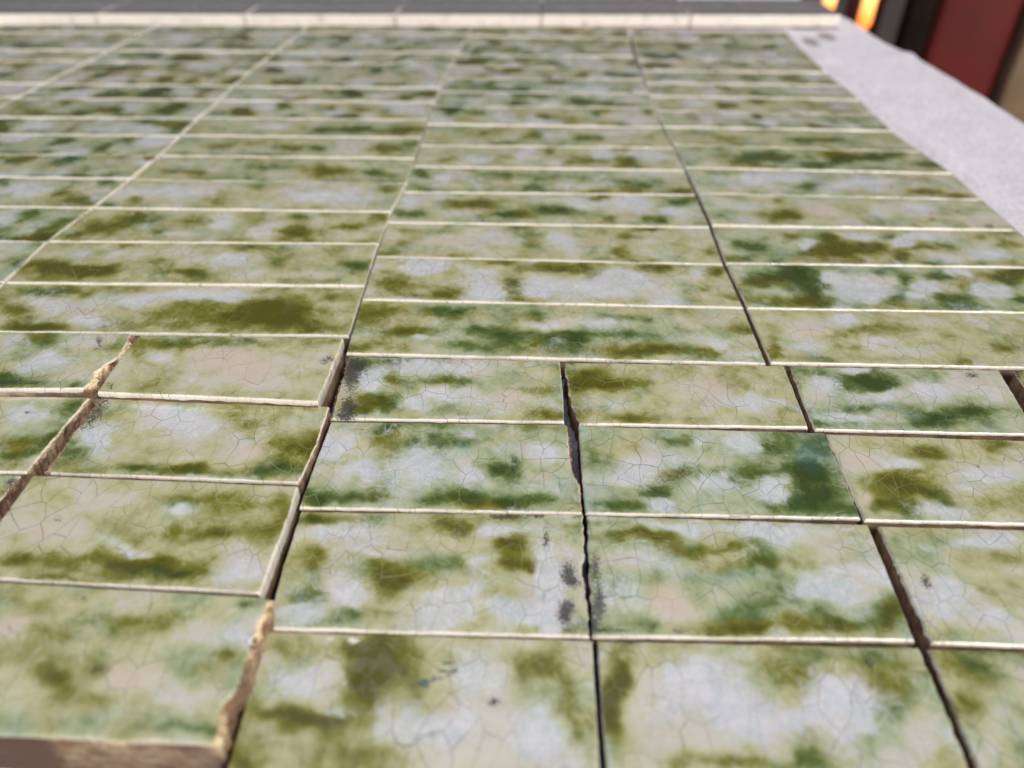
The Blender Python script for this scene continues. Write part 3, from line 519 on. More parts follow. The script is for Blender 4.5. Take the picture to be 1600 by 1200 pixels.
('L1','half',[-186.9,206.9],3.5,[[-42.8,15.03],[-37.08,-19.51]],[[40.18,19.01],[42.58,4.96],[39.74,-1.82],[39.12,-5.99],[40.3,-11.01],[39.7,-14.53]],(.2,.6),(0,1.2),[[10.5,13.0,5.6,.4,-2.2,4.0,.7,'o'],[9.3,2.7,5.5,.4,-2.6,4.6,.6,'g'],[21.0,6.3,3.3,.2,-1.6,3.1,.6,'o'],[13.5,-10.2,8.4,.6,-2.5,4.2,.8,'g'],[35.8,-11.3,3.1,.2,-1.1,2.1,.6,'t'],[16.9,-.7,8.7,.6,-2.9,5.2,.5,'b'],[29.7,14.3,6.8,.5,-2.0,4.1,.5,'w'],[-1.9,12.1,4.5,.3,-1.9,3.2,.5,'w'],[35.5,2.5,5.5,.4,-1.9,3.8,.3,'w']],[[31.2,13.5,1.1,.1,-1.4,2.8,.9],[32.2,8.3,.9,.1,-.8,1.6,.6],[11.6,-13.2,12.5,.8,-.6,1.0,.6]],[]),
('T1','half',[-105.1,207.1],4.5,[[-37.0,15.88],[-37.2,-.43],[-35.85,-17.71]],[[36.42,19.62],[36.53,.66],[36.43,-17.79]],(.3,.15),(0,0),[[-16.4,12.9,27.0,1.8,-1.4,3.6,.9,'g'],[-30.4,5.1,4.8,.3,-2.0,4.6,.7,'o'],[28.6,16.8,6.8,.5,-.6,2.5,.6,'o'],[-16.9,-2.9,8.6,.6,-2.7,6.6,.35,'o'],[-19.6,-12.2,8.3,.5,-1.5,3.5,.4,'o'],[-31.0,-12.9,5.2,.3,-1.3,2.8,.4,'g'],[27.5,-4.8,6.4,.4,-1.2,4.3,.35,'o'],[-23.3,4.4,5.5,.4,-1.6,3.8,.6,'b'],[4.0,.4,19.5,1.3,-3.2,9.3,.7,'p'],[20.2,-9.6,12.6,.8,-1.0,3.5,.3,'p'],[-7.0,-11.4,6.3,.4,-1.3,3.5,.3,'w']],[[34.6,6.3,1.3,.1,-.5,1.9,.8],[32.9,4.2,1.1,.1,-.4,1.5,.6],[-33.2,-14.1,1.0,.1,-.7,1.4,.7]],[]),
('T2','half',[-27.1,205.2],0,[[-38.37,16.31],[-38.0,-.44],[-37.02,-18.99]],[[37.1,18.52],[38.05,.14],[38.29,-15.85]],(.5,.15),(.8,0),[[-25.5,12.6,13.6,.9,-.6,3.5,.9,'g'],[-19.4,3.8,4.8,.3,-.5,3.0,1.0,'o'],[-23.4,-10.8,8.4,.5,-.7,3.7,1.1,'o'],[-1.5,2.7,11.0,.7,-.3,2.6,.9,'g'],[-29.0,-14.6,4.2,.3,-.4,2.0,.6,'g'],[-6.4,-10.8,6.3,.4,-.4,2.7,.5,'g'],[33.8,14.9,4.1,.3,-.0,3.6,.4,'o'],[26.2,-.6,7.6,.5,-.1,3.2,.7,'o'],[31.7,-11.7,7.3,.5,-.0,3.3,.9,'o'],[18.8,-4.7,6.4,.4,-.3,6.3,.6,'p'],[11.4,8.4,7.8,.5,-.3,4.6,.4,'p'],[-10.4,10.9,10.1,.7,-.6,4.6,.9,'b'],[-28.4,2.0,3.5,.2,-1.0,5.1,.8,'b'],[-11.8,-10.1,5.3,.3,-.5,3.1,.9,'b'],[-3.0,-3.6,3.9,.3,-.3,2.8,.6,'b'],[8.8,-14.9,12.5,.8,-.1,1.6,.4,'w']],[[-35.8,5.3,2.7,.2,-1.8,8.3,1.2],[-34.3,11.2,3.2,.2,-1.0,4.7,.9],[-32.6,-12.5,2.5,.2,-1.0,4.7,1.1],[-33.2,-18.2,2.1,.1,-.6,2.6,1.0]],[]),
('T3','half',[52.0,206.9],.3,[[-40.49,15.74],[-39.32,2.58],[-38.6,-6.36],[-35.75,-18.51]],[[38.4,18.59],[38.21,.35],[37.84,-15.81]],(.6,.12),(0,0),[[-29.7,8.9,7.9,.5,.2,4.6,.8,'o'],[-22.8,3.7,13.3,.9,.2,3.3,.7,'o'],[-35.5,1.0,3.3,.2,.2,5.5,.5,'g'],[4.2,11.1,13.6,.9,.7,4.7,.4,'o'],[-32.7,-11.1,8.5,.5,.2,4.8,.5,'o'],[-16.1,-14.1,6.3,.4,.3,3.0,.45,'o'],[16.7,6.2,8.9,.6,.7,3.8,.3,'o'],[16.0,-8.7,8.5,.5,.5,2.7,.3,'o'],[-24.0,-7.9,8.5,.5,.3,4.2,.5,'b'],[-9.5,9.0,5.0,.3,.4,3.8,.5,'w'],[9.3,1.4,13.2,.9,1.1,6.6,.6,'p'],[19.4,-2.6,8.7,.6,.7,3.6,.4,'w']],[[-37.8,15.4,1.6,.1,.0,1.2,1.0],[-35.7,-19.2,2.5,.2,.0,.6,.8]],[]),
('T4','half',[129.0,209.4],0,[[-36.1,16.6],[-36.84,-1.71],[-37.14,-18.86]],[[38.9,19.19],[36.89,1.26],[34.34,-16.93]],(.4,.15),(0,0),[[-13.9,10.9,12.6,.8,1.4,4.3,.95,'g'],[-6.8,5.7,6.3,.4,1.2,3.4,.8,'g'],[-31.1,13.6,6.9,.5,1.0,3.6,.5,'g'],[-18.3,-6.1,5.6,.4,1.0,3.2,.8,'g'],[-6.3,-5.0,8.7,.6,1.0,2.8,.5,'t'],[5.1,-11.1,10.7,.7,1.5,3.8,.85,'g'],[21.3,-5.0,8.7,.6,1.6,3.5,.7,'g'],[-30.5,-15.0,8.4,.5,.6,2.0,.5,'g'],[-26.4,6.3,4.5,.3,1.3,4.6,.7,'w'],[-23.3,-11.9,8.5,.5,.7,2.4,.6,'b'],[-9.5,1.1,8.9,.6,.9,2.6,.7,'b'],[12.4,4.4,11.2,.7,2.1,5.3,.7,'w'],[29.3,12.9,9.2,.6,2.1,4.7,.6,'p'],[-14.3,16.7,4.2,.3,.6,2.0,.8,'b']],[[27.8,15.2,1.9,.1,.7,1.6,.9],[-21.8,-19.9,1.7,.1,.2,.6,.7]],[]),
('T5','half',[208.8,211.8],0,[[-35.28,16.84],[-36.92,1.11],[-39.42,-18.88]],[[40.95,19.5],[33.75,-17.46]],(.5,.15),(0,0),[[-38.2,8.4,4.6,.3,2.3,4.7,.6,'o']],[[-34.8,15.5,1.9,.1,1.6,3.2,.9]],[]),
('L2','half',[-182.2,171.5],1,[[-40.84,16.44],[-32.06,-19.44]],[[36.93,19.38],[36.16,1.33],[35.98,-16.38]],(.2,.3),(0,.6),[[30.8,10.8,12.1,.8,-1.4,2.5,.3,'g'],[32.3,-3.1,11.6,.7,-1.4,2.6,.8,'o'],[27.1,-7.9,7.6,.5,-1.3,2.2,.8,'g'],[32.3,15.9,6.2,.4,-1.0,2.0,.5,'g'],[21.7,10.2,7.7,.5,-2.0,3.5,.7,'b'],[36.3,-10.4,7.5,.5,-1.2,2.2,.5,'w']],[[21.5,10.6,1.2,.1,-.4,.6,.9]],[]),
('U1','half',[-102.8,172.9],1.5,[[-37.99,18.35],[-37.55,9.53],[-38.42,1.53],[-37.35,-7.42],[-37.13,-13.67],[-36.03,-18.1]],[[37.22,17.71],[37.68,-1.3],[36.8,-17.95]],(.5,.25),(1.5,.3),[[-29.4,11.0,6.1,.4,-1.5,3.2,.5,'g'],[-33.2,-8.0,9.5,.6,-2.0,3.9,.5,'g'],[-5.1,-14.5,14.8,.9,-.9,2.1,.7,'g'],[4.5,-14.7,9.3,.6,-.7,1.9,.6,'o'],[29.6,-3.3,5.8,.4,-1.6,5.8,.9,'o'],[28.8,-13.8,9.3,.6,-.8,2.7,.8,'g'],[34.7,-.0,2.7,.2,-1.9,7.4,.8,'o'],[14.7,6.4,10.0,.6,-1.0,3.1,.25,'o'],[14.2,14.5,16.4,1.0,-.8,2.6,.3,'o'],[-18.1,11.4,8.1,.5,-1.9,4.5,.8,'w'],[-29.3,-4.0,3.5,.2,-3.1,6.4,.7,'b'],[-4.4,3.0,11.8,.7,-2.4,6.0,.5,'w'],[6.5,-4.7,11.5,.7,-1.6,4.3,.3,'p'],[9.2,-17.1,9.2,.6,-.4,1.0,.9,'b'],[17.6,-8.4,5.7,.3,-1.4,4.2,.5,'p']],[[-36.4,11.3,2.0,.1,-2.2,4.5,.9],[-36.9,6.3,1.8,.1,-1.9,3.7,.7],[-37.9,3.1,1.6,.1,-1.2,2.4,.6],[-35.4,15.3,1.6,.1,-1.0,2.0,.6]],[]),
('U2','half',[-25.0,167.2],0,[[-38.77,17.44],[-38.96,-1.13],[-38.8,-20.55]],[[36.93,20.93],[37.4,12.42],[37.83,3.57],[38.31,-1.47],[40.09,-5.99],[40.64,-17.82]],(.15,.3),(0,.5),[[-.3,10.7,12.0,.7,-.4,3.3,.8,'g'],[-20.1,8.8,4.0,.2,-1.0,5.4,.5,'o'],[-17.5,-5.4,2.6,.2,-1.4,7.6,.6,'o'],[-34.3,-14.9,9.1,.5,-.8,3.3,.85,'g'],[-23.1,-15.5,5.5,.3,-.5,2.3,.6,'g'],[6.4,-13.3,9.2,.5,-.3,3.3,.8,'g'],[14.5,-15.8,10.9,.6,-.2,2.3,.9,'o'],[16.5,-2.5,6.7,.4,-.2,3.6,.85,'g'],[24.0,2.1,2.9,.2,-.1,3.4,.5,'g'],[29.9,-13.1,7.3,.4,-.0,2.3,.8,'g'],[33.7,12.2,4.0,.2,.0,3.0,.4,'g'],[-31.8,-1.3,3.8,.2,-.4,1.7,.4,'g'],[23.5,18.7,8.2,.5,-.0,1.6,.5,'o'],[-17.4,16.8,12.2,.8,-.3,1.6,.6,'g'],[-35.6,6.4,6.9,.4,-1.5,6.5,.7,'w'],[-25.4,-4.5,5.7,.3,-.7,3.3,.6,'w'],[-9.5,-2.1,7.2,.4,-1.1,7.2,.75,'b'],[9.0,-4.4,3.4,.2,-.3,3.8,.9,'b'],[29.7,8.3,5.5,.3,-.0,3.6,.8,'b'],[30.8,-2.5,6.7,.4,-.0,3.3,.6,'p'],[6.4,13.6,2.8,.2,-.2,1.9,.7,'b'],[-1.5,3.5,7.8,.5,-.3,2.9,.35,'t']],[[20.6,3.1,.8,.0,-.1,2.3,1.0],[20.4,-1.2,.6,.0,-.1,1.4,.9],[14.2,3.0,.6,.0,-.0,.6,.5],[37.7,-16.7,1.3,.1,.0,.7,.9]],[]),
('U3','half',[55.1,169.3],.2,[[-39.42,18.11],[-39.03,-2.85],[-38.48,-20.12]],[[39.07,19.53],[39.49,.53],[38.83,-17.52]],(.15,.3),(0,0),[[-10.1,12.7,6.1,.4,.4,2.8,.7,'g'],[16.1,13.7,8.1,.5,.9,4.3,.95,'g'],[12.8,-1.6,9.6,.6,.8,3.6,.9,'g'],[-11.9,-1.8,11.5,.7,.4,2.8,.7,'o'],[-16.6,-9.6,7.5,.4,.3,2.9,.85,'g'],[31.9,11.6,7.6,.5,1.8,6.7,.8,'t'],[34.1,-6.6,9.1,.5,2.0,6.7,.9,'g'],[21.4,-12.5,7.4,.4,.9,3.6,.8,'g'],[-34.7,1.1,2.7,.2,.4,8.0,.5,'g'],[-30.1,-16.8,7.3,.4,.1,2.0,.5,'g'],[26.8,1.1,7.8,.5,1.0,4.0,.8,'g'],[-4.2,11.8,2.8,.2,.4,3.1,.9,'b'],[10.4,13.3,4.9,.3,.8,4.3,1.0,'b'],[1.3,-4.5,5.7,.3,.6,3.3,1.0,'b'],[-13.5,-14.6,5.1,.3,.3,2.0,1.1,'b'],[18.3,-6.7,3.4,.2,1.1,4.6,1.0,'b'],[-23.6,-4.7,9.5,.6,.3,3.8,.6,'w'],[-19.2,2.0,9.7,.6,.4,4.0,.5,'w'],[-20.3,11.4,8.0,.5,.3,3.1,.3,'p']],[],[]),
('U4','half',[134.8,170.6],0,[[-39.95,17.91],[-39.76,-1.05],[-39.97,-19.27]],[[41.94,18.95],[37.98,-17.59]],(.3,.15),(0,0),[[-26.0,-3.8,7.7,.5,2.2,6.1,1.4,'o'],[-17.9,-7.8,9.4,.6,1.5,3.8,1.0,'g'],[-8.3,11.5,10.1,.6,1.5,3.7,.7,'o'],[16.7,14.6,6.1,.4,1.8,3.7,.9,'o'],[-33.3,-15.1,5.5,.3,.9,2.5,.7,'o'],[1.9,-.7,7.7,.5,.8,1.7,.3,'o'],[-7.0,-12.3,11.1,.7,1.0,2.3,.4,'o'],[-21.8,4.3,7.9,.5,1.1,2.9,.8,'w'],[-33.2,5.0,5.9,.4,1.3,4.1,.7,'p'],[6.8,1.8,7.8,.5,1.5,3.1,.8,'b'],[-7.6,-5.4,5.7,.3,.9,2.2,.5,'w'],[-15.2,-14.8,7.4,.4,.9,2.3,.7,'b'],[-38.3,-13.7,2.8,.2,1.7,5.2,.6,'p'],[-13.8,2.5,9.8,.6,.9,2.3,.4,'o']],[[-28.8,18.5,1.7,.1,.2,.6,.8]],[]),
('L3','half',[-181.7,136.3],1,[[-32.96,15.65],[-31.07,-16.28]],[[34.53,17.59],[33.65,-.05],[29.5,-16.97]],(.2,.6),(0,1.0),[[33.9,10.2,5.3,.3,-1.5,2.5,.5,'o'],[34.3,14.1,3.6,.2,-.9,1.5,.5,'g']],[[36.5,10.4,2.1,.1,-2.0,3.4,1.1],[35.3,15.0,2.2,.1,-.9,1.5,.9]],[]),
('V1','half',[-102.0,132.9],4,[[-38.73,18.15],[-37.96,.94],[-36.39,-17.91]],[[37.22,18.31],[37.82,.16],[37.89,-18.55]],(.15,.12),(0,0),[[19.6,-.9,15.0,.9,-1.1,3.0,1.0,'o'],[7.3,-8.1,9.7,.6,-1.0,2.3,.9,'o'],[12.7,-13.0,11.9,.7,-.8,2.0,.9,'g'],[15.4,10.5,15.7,.9,-1.2,3.3,.6,'o'],[-5.9,-11.6,19.1,1.1,-.9,1.8,.8,'o'],[-26.6,-12.7,6.3,.4,-1.6,2.8,.6,'o'],[33.9,8.0,6.0,.4,-1.4,4.7,.6,'o'],[-11.1,-17.3,18.7,1.1,-.5,1.0,.5,'o'],[7.8,7.2,4.8,.3,-.8,2.1,.9,'b'],[-14.4,9.2,10.4,.6,-2.1,4.3,.6,'p'],[32.5,-11.8,4.5,.3,-.9,2.8,.8,'w'],[.6,-7.9,3.6,.2,-.7,1.4,.8,'b'],[-26.4,-1.3,10.0,.6,-2.7,4.8,.6,'p'],[-3.8,-5.5,3.6,.2,-.6,1.3,.6,'b'],[28.0,-15.1,4.7,.3,-.5,1.5,.4,'w']],[[-23.2,2.3,1.0,.1,-.6,1.1,.6]],[]),
('V2','half',[-23.1,127.6],0,[[-39.75,17.7],[-39.25,-.68],[-37.92,-20.36]],[[38.61,21.1],[39.13,10.36],[38.27,-.44],[39.54,-10.25],[39.06,-18.43]],(.15,.5),(0,0),[[-8.4,-4.1,4.9,.3,-1.1,6.4,1.1,'o'],[21.7,9.8,6.5,.4,-.1,3.6,1.2,'o'],[5.3,14.8,5.3,.3,-.3,3.0,.8,'o'],[23.3,2.5,6.7,.4,-.1,2.8,1.0,'o'],[3.2,1.7,5.8,.3,-.4,3.8,.5,'g'],[-29.1,-.1,4.6,.3,-1.0,4.2,.9,'o'],[-35.3,14.1,4.4,.3,-.6,2.3,.9,'g'],[-27.5,15.3,8.8,.5,-.4,1.9,.7,'g'],[-29.3,-10.3,4.1,.2,-.9,3.5,.8,'g'],[18.8,-7.6,4.5,.3,-.1,2.5,.5,'o'],[-16.7,-15.6,12.4,.7,-.3,1.5,.5,'g'],[34.9,17.0,3.5,.2,.0,1.9,.4,'g'],[-25.5,10.0,9.5,.5,-.6,2.7,.8,'w'],[-14.1,4.6,8.4,.5,-.3,1.7,.5,'w'],[-21.1,-9.8,5.6,.3,-1.0,4.6,.7,'w'],[3.5,-14.1,9.3,.5,-.3,2.6,.5,'w'],[10.6,4.3,5.0,.3,-.2,2.2,.6,'w'],[30.3,-.9,3.6,.2,-.0,12.4,1.0,'w'],[23.7,-12.6,6.3,.3,-.1,2.6,.8,'b'],[-31.3,-13.8,3.4,.2,-.6,2.0,1.0,'b'],[-32.2,7.4,2.0,.1,-.7,2.7,.9,'b'],[17.7,14.1,7.0,.4,-.1,1.9,.9,'b'],[2.8,-8.5,6.4,.4,-.2,1.9,.7,'w']],[[34.6,.4,1.7,.1,.1,3.3,1.1],[35.7,-2.6,1.5,.1,.0,1.6,.8],[34.1,-10.2,1.7,.1,.0,1.9,1.3],[33.4,-13.4,1.4,.1,.0,1.5,1.2],[34.6,-17.0,1.4,.1,.0,.9,.8],[17.4,18.9,5.0,.3,-.0,1.0,1.1],[26.3,19.9,2.1,.1,-.0,.7,1.0],[28.9,12.0,.7,.0,-.0,4.1,.9],[38.0,20.1,1.8,.1,.0,.7,.9]],[]),
('V3','half',[55.8,129.8],.2,[[-38.86,18.54],[-38.96,-2.72],[-38.59,-20.71]],[[39.34,19.75],[38.83,.66],[38.11,-17.57]],(.5,.15),(0,0),[[-24.7,10.7,10.4,.6,.1,1.6,.8,'o'],[-7.8,8.5,10.3,.6,.3,1.8,.8,'o'],[4.9,4.0,9.3,.5,.4,1.9,.8,'o'],[.3,-10.0,9.6,.5,.9,4.2,.8,'g'],[-4.0,-15.8,7.8,.4,.4,2.2,.9,'o'],[35.2,-11.3,3.5,.2,1.6,4.6,1.1,'o'],[29.8,-8.8,3.2,.2,1.3,3.9,.6,'g'],[13.1,-15.3,14.0,.8,.5,1.8,.8,'o'],[-33.1,15.3,6.2,.4,.1,1.7,.7,'g'],[11.2,17.4,10.7,.6,.3,1.4,.4,'g'],[23.5,5.0,5.1,.3,.5,1.7,.4,'g'],[-13.7,15.2,10.6,.6,.2,1.7,.8,'b'],[13.2,14.5,10.6,.6,.6,2.6,.9,'b'],[28.4,-.5,10.0,.6,2.1,6.7,.8,'w'],[17.3,-5.6,6.5,.4,.8,2.8,.6,'b'],[-20.9,-8.7,8.0,.4,.6,5.5,.7,'p'],[-27.2,2.1,8.4,.5,.2,2.6,.4,'w'],[-4.3,-.8,10.0,.6,.4,2.1,.4,'t']],[[-37.3,.5,1.3,.1,.2,4.7,.9],[-36.9,-11.5,1.6,.1,.2,5.0,1.1],[-34.3,-18.8,6.2,.3,.0,.5,.8],[-38.4,-17.7,.9,.1,.1,2.2,.9],[-18.2,-18.1,1.2,.1,.1,.7,.9]],[]),
('V4','half',[135.4,131.3],0,[[-37.19,18.15],[-37.41,-.47],[-37.58,-19.39]],[[38.37,19.72],[36.4,-18.48]],(.8,.15),(0,0),[[-33.1,11.7,3.2,.2,1.5,4.2,.5,'g'],[-9.1,8.1,10.4,.6,1.5,3.1,.6,'o'],[-21.6,14.6,7.1,.4,.9,2.1,.3,'g'],[-31.4,-5.6,8.2,.5,1.9,4.8,.8,'w'],[-29.7,7.0,3.4,.2,1.0,2.7,.4,'g'],[-8.1,13.8,8.8,.5,1.0,2.1,.8,'b'],[-24.0,-10.5,8.0,.4,1.2,2.7,.5,'w'],[-6.2,.3,6.7,.4,1.0,2.1,.5,'o']],[[-31.9,-.8,.8,.0,.7,1.9,1.0],[-31.3,-2.2,.7,.0,.4,1.0,.7]],[]),
('W1','half',[-97.9,93.3],7,[[-39.76,18.68],[-34.9,-18.38]],[[37.3,17.73],[37.21,5.89],[37.84,-5.82],[36.23,-10.95],[37.36,-18.03]],(.15,.5),(0,1.0),[[-1.4,-7.2,4.0,.2,-1.7,3.2,1.0,'o'],[6.8,9.3,7.3,.4,-1.2,2.5,.75,'g'],[-6.6,5.2,4.3,.2,-1.2,2.3,.7,'o'],[17.1,11.6,4.4,.2,-.6,1.6,.5,'g'],[9.8,-10.2,6.6,.4,-1.1,2.2,.4,'o'],[33.8,15.2,3.9,.2,-.5,1.6,.9,'g'],[32.6,1.6,2.8,.2,-.5,1.4,.6,'o'],[27.6,-15.8,9.0,.5,-.6,1.6,.6,'g'],[-20.5,11.3,2.9,.2,-1.0,1.7,.4,'g'],[-8.2,.2,8.4,.5,-2.2,3.9,.3,'o'],[5.1,-.7,6.9,.4,-1.7,3.4,.35,'o'],[-17.0,5.4,3.1,.2,-1.0,1.8,.8,'p'],[23.4,6.8,4.3,.2,-1.1,3.0,.6,'w'],[33.6,7.0,4.0,.2,-1.0,3.0,.7,'b'],[15.4,-4.8,6.8,.4,-1.9,4.1,.7,'p'],[27.0,-9.3,6.6,.4,-1.0,2.5,.6,'w'],[16.9,4.8,2.1,.1,-1.4,3.2,.3,'w']],[[6.9,-3.0,1.8,.1,-.7,1.4,.7],[4.3,-5.4,.7,.0,-.2,.4,.6],[-5.7,15.0,.9,.0,-.4,.7,.7],[-18.1,5.9,.7,.0,-.5,.8,.5]],[]),
('W2','half',[-21.2,88.5],0,[[-39.32,18.06],[-38.55,.95],[-37.17,-20.27]],[[38.1,19.84],[38.18,2.02],[38.39,-17.63]],(.15,.12),(0,0),[[-16.7,14.7,8.9,.5,-.5,2.2,.8,'o'],[-9.9,10.4,5.8,.3,-.6,3.6,.8,'o'],[-27.8,-2.2,9.6,.5,-.5,1.9,1.0,'o'],[-14.6,4.5,4.3,.2,-1.3,6.1,.8,'o'],[-20.9,-4.7,8.1,.4,-.6,2.2,1.0,'o'],[-35.4,-11.0,4.0,.2,-1.1,3.3,.8,'o'],[-11.4,-10.7,6.6,.3,-.5,2.6,.8,'o'],[28.2,13.7,5.9,.3,-.0,4.3,.6,'o'],[33.8,3.3,2.3,.1,.2,9.1,.5,'o'],[23.8,8.9,2.9,.2,-.1,4.0,.4,'g'],[-36.1,14.0,4.5,.2,-.6,2.0,.4,'o'],[-30.8,5.7,7.1,.4,-1.1,4.0,.6,'w'],[13.7,8.4,7.9,.4,-.6,7.9,.8,'w'],[5.2,-5.5,10.8,.6,-.6,5.0,.8,'w'],[26.9,-4.3,4.3,.2,-.1,5.6,.8,'b'],[-18.4,-1.0,3.9,.2,-.3,1.3,.6,'b'],[10.3,14.8,6.0,.3,-.1,1.7,.4,'o']],[[15.8,2.8,1.3,.1,-.1,.9,.9],[13.3,-7.8,.8,.0,-.0,.5,.6]],[[4.3,11.9,1.8,.1,-.1,.7,1],[3.4,9.4,2.0,.1,-.1,.6,1],[1.1,7.4,2.0,.1,-.1,.6,1.0],[.3,5.8,1.4,.1,-.1,.6,.9],[6.3,9.9,.9,.0,-.1,.5,.9],[10.0,15.1,.9,.0,-.0,.5,.9],[2.9,-5.2,.9,.0,-.1,.6,.9],[-1.3,6.8,.7,.0,-.1,.6,.7],[-23.7,16.7,1.1,.1,-.2,.7,9],[-18.5,16.6,1.4,.1,-.2,.9,9]]),
('W3','half',[56.0,90.5],.2,[[-37.92,17.62],[-37.78,.0],[-37.32,-19.85]],[[38.17,19.87],[37.91,2.53],[37.07,-17.64]],(.15,.4),(0,0),[[-35.2,10.3,2.9,.2,.4,6.6,1.3,'o'],[-35.4,1.6,2.5,.1,.4,6.0,1.4,'o'],[6.1,9.7,8.8,.5,1.1,4.2,.6,'o'],[25.9,10.8,8.8,.5,1.5,4.2,.85,'o'],[-13.2,-9.3,8.0,.4,.3,1.9,.9,'o'],[2.9,-8.4,6.7,.3,.6,2.4,.7,'g'],[24.7,3.3,4.2,.2,1.7,4.9,.6,'g'],[2.1,17.3,12.1,.7,.4,1.7,.5,'o'],[21.0,15.8,10.5,.6,.9,2.7,.6,'g'],[-17.1,8.8,8.0,.4,.8,5.6,.8,'w'],[-8.4,1.6,8.4,.4,1.0,5.3,.8,'w'],[13.9,2.0,7.0,.4,2.0,6.6,1.0,'w'],[-24.2,-2.2,8.3,.4,.4,3.8,.6,'p'],[-30.4,-9.5,5.3,.3,.2,2.2,.4,'p'],[3.5,-.7,5.6,.3,.7,2.9,.4,'w'],[27.8,-5.1,4.1,.2,1.6,4.2,.4,'w']],[[-30.2,17.6,2.4,.1,.1,.9,.8],[24.9,15.1,.7,.0,.5,1.5,1.0],[18.1,-7.0,.7,.0,.2,.7,.4]],[]),
('W4','half',[135.3,92.7],-.3,[[-38.65,17.74],[-38.97,2.93],[-40.14,-20.16]],[[38.3,19.69],[40.49,-17.27]],(.5,.15),(0,0),[[-30.9,12.0,6.0,.3,1.6,3.7,.7,'g'],[-37.3,3.8,4.0,.2,1.2,2.8,.7,'o'],[-22.5,17.5,7.6,.4,.7,1.6,.5,'o'],[-30.8,-1.8,4.2,.2,2.1,4.4,.5,'w'],[-21.2,10.9,4.5,.2,1.1,2.3,.4,'p']],[],[]),
('X1','half',[-97.1,94.6],-.5,[[-35.63,18.82],[-35.63,-19.18]],[[35.63,19.18],[35.63,-18.82]],(.15,.4),(0,.5),[],[],[]),
]

# ------------------------------------------------------------------ the setting: ground, added wall, table
def simple(name, col, rough=0.7, spec=None, nscale=None, col2=None, bump=0):
    t = NT(name)
    t.p.inputs['Base Color'].default_value = (*col, 1)
    t.p.inputs['Roughness'].default_value = rough
    if nscale:
        tc = t.n('ShaderNodeTexCoord')
        n1 = t.noise(tc.outputs['Object'], nscale, 5.0, 0.6)
        t.set(t.p.inputs['Base Color'], t.mix(t.ss(n1, .3, .7), col, col2))
        if bump: t.set(t.p.inputs['Normal'], t.bump(n1, 0.5, bump))
    return t.m
def box(name, lo, hi, mat, parent=None, bevel=0.0, seg=3):
    bm = bmesh.new()
    bmesh.ops.create_cube(bm, size=1.0)
    for v in bm.verts:
        v.co = Vector([lo[i] + (hi[i] - lo[i]) * (v.co[i] + .5) for i in range(3)])
    if bevel: bmesh.ops.bevel(bm, geom=bm.edges[:], offset=bevel, segments=seg, affect='EDGES', profile=.5)
    me = bpy.data.meshes.new(name); bm.to_mesh(me); bm.free()
    me.materials.append(mat)
    if bevel: me.polygons.foreach_set('use_smooth', [True] * len(me.polygons))
    return link(bpy.data.objects.new(name, me), parent)

FLOOR = simple('dark_floor', (0.035, 0.022, 0.018), .6, nscale=6, col2=(0.06, 0.035, 0.028))
g = mesh_obj('ground', [(-20, -6, -.75), (20, -6, -.75), (20, 26, -.75), (-20, 26, -.75)], [(0, 1, 2, 3)], FLOOR, None, False)
g['kind'] = 'structure'
WALL = simple('added_wall_dark', (0.040, 0.031, 0.030), .8, nscale=3, col2=(0.072, 0.056, 0.054), bump=.01)
wl = box('added_wall', (-6.0, 3.4, -.748), (4.2, 3.55, 5.0), WALL)  # added tall wall, barely in view, so the glaze reflects something dark
wl['label'] = 'added dark wall, almost unseen behind the red panels, darkening the glaze reflections'; wl['category'] = 'wall'

# cloth: crumpled white fleece, folded over the right edge of the table
t = NT('white_cloth')
tc = t.n('ShaderNodeTexCoord'); v = tc.outputs['Object']
fib = t.noise(v, 420.0, 5.0, 0.7, 1.0)
clo = t.noise(v, 70.0, 5.0, 0.65)
c = t.mix(t.ss(fib, .35, .65), (0.44, 0.425, 0.47), (0.72, 0.70, 0.745))
c = t.mix(t.math('MULTIPLY', t.ss(clo, .45, .65), .45), c, (0.50, 0.48, 0.52))
st = t.n('ShaderNodeAttribute', attribute_name='spot_stain').outputs['Fac']
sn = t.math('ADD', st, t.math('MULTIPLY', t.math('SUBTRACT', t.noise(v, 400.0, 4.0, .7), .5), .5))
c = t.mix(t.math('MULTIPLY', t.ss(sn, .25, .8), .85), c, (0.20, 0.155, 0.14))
t.set(t.p.inputs['Base Color'], c)
t.p.inputs['Roughness'].default_value = 0.95
t.set(t.p.inputs['Normal'], t.bump(clo, .5, .0012, t.bump(fib, .7, .0005)))
CLOTH = t.m
EDGE = [(-400, 368), (100, 352), (420, 349), (562, 345), (660, 342), (775, 334), (850, 330), (931, 322), (1012, 312), (1300, 285)]
def edge_x(y):
    for (a, xa), (b, xb) in zip(EDGE, EDGE[1:]):
        if y <= b: return xa + (xb - xa) * (y - a) / (b - a)
    return EDGE[-1][1]
SPOTS_AND_STAINS = [(256, 792, 8, 20, 1.2), (279, 817, 9, 20, 1.2), (236, 425, 12, 16, .75), (230, 500, 8, 20, .35), (233, 395, 9, 12, .7)]  # first two: dark spots below the far tiles; the rest brownish stains
vs_, fs_, sa = [], [], []
ys = [-380 + i * 8 for i in range(206)]
xs_in = [-1100, -700, -300, 0, 120] + [150 + i * 5 for i in range(60)]
cols = None
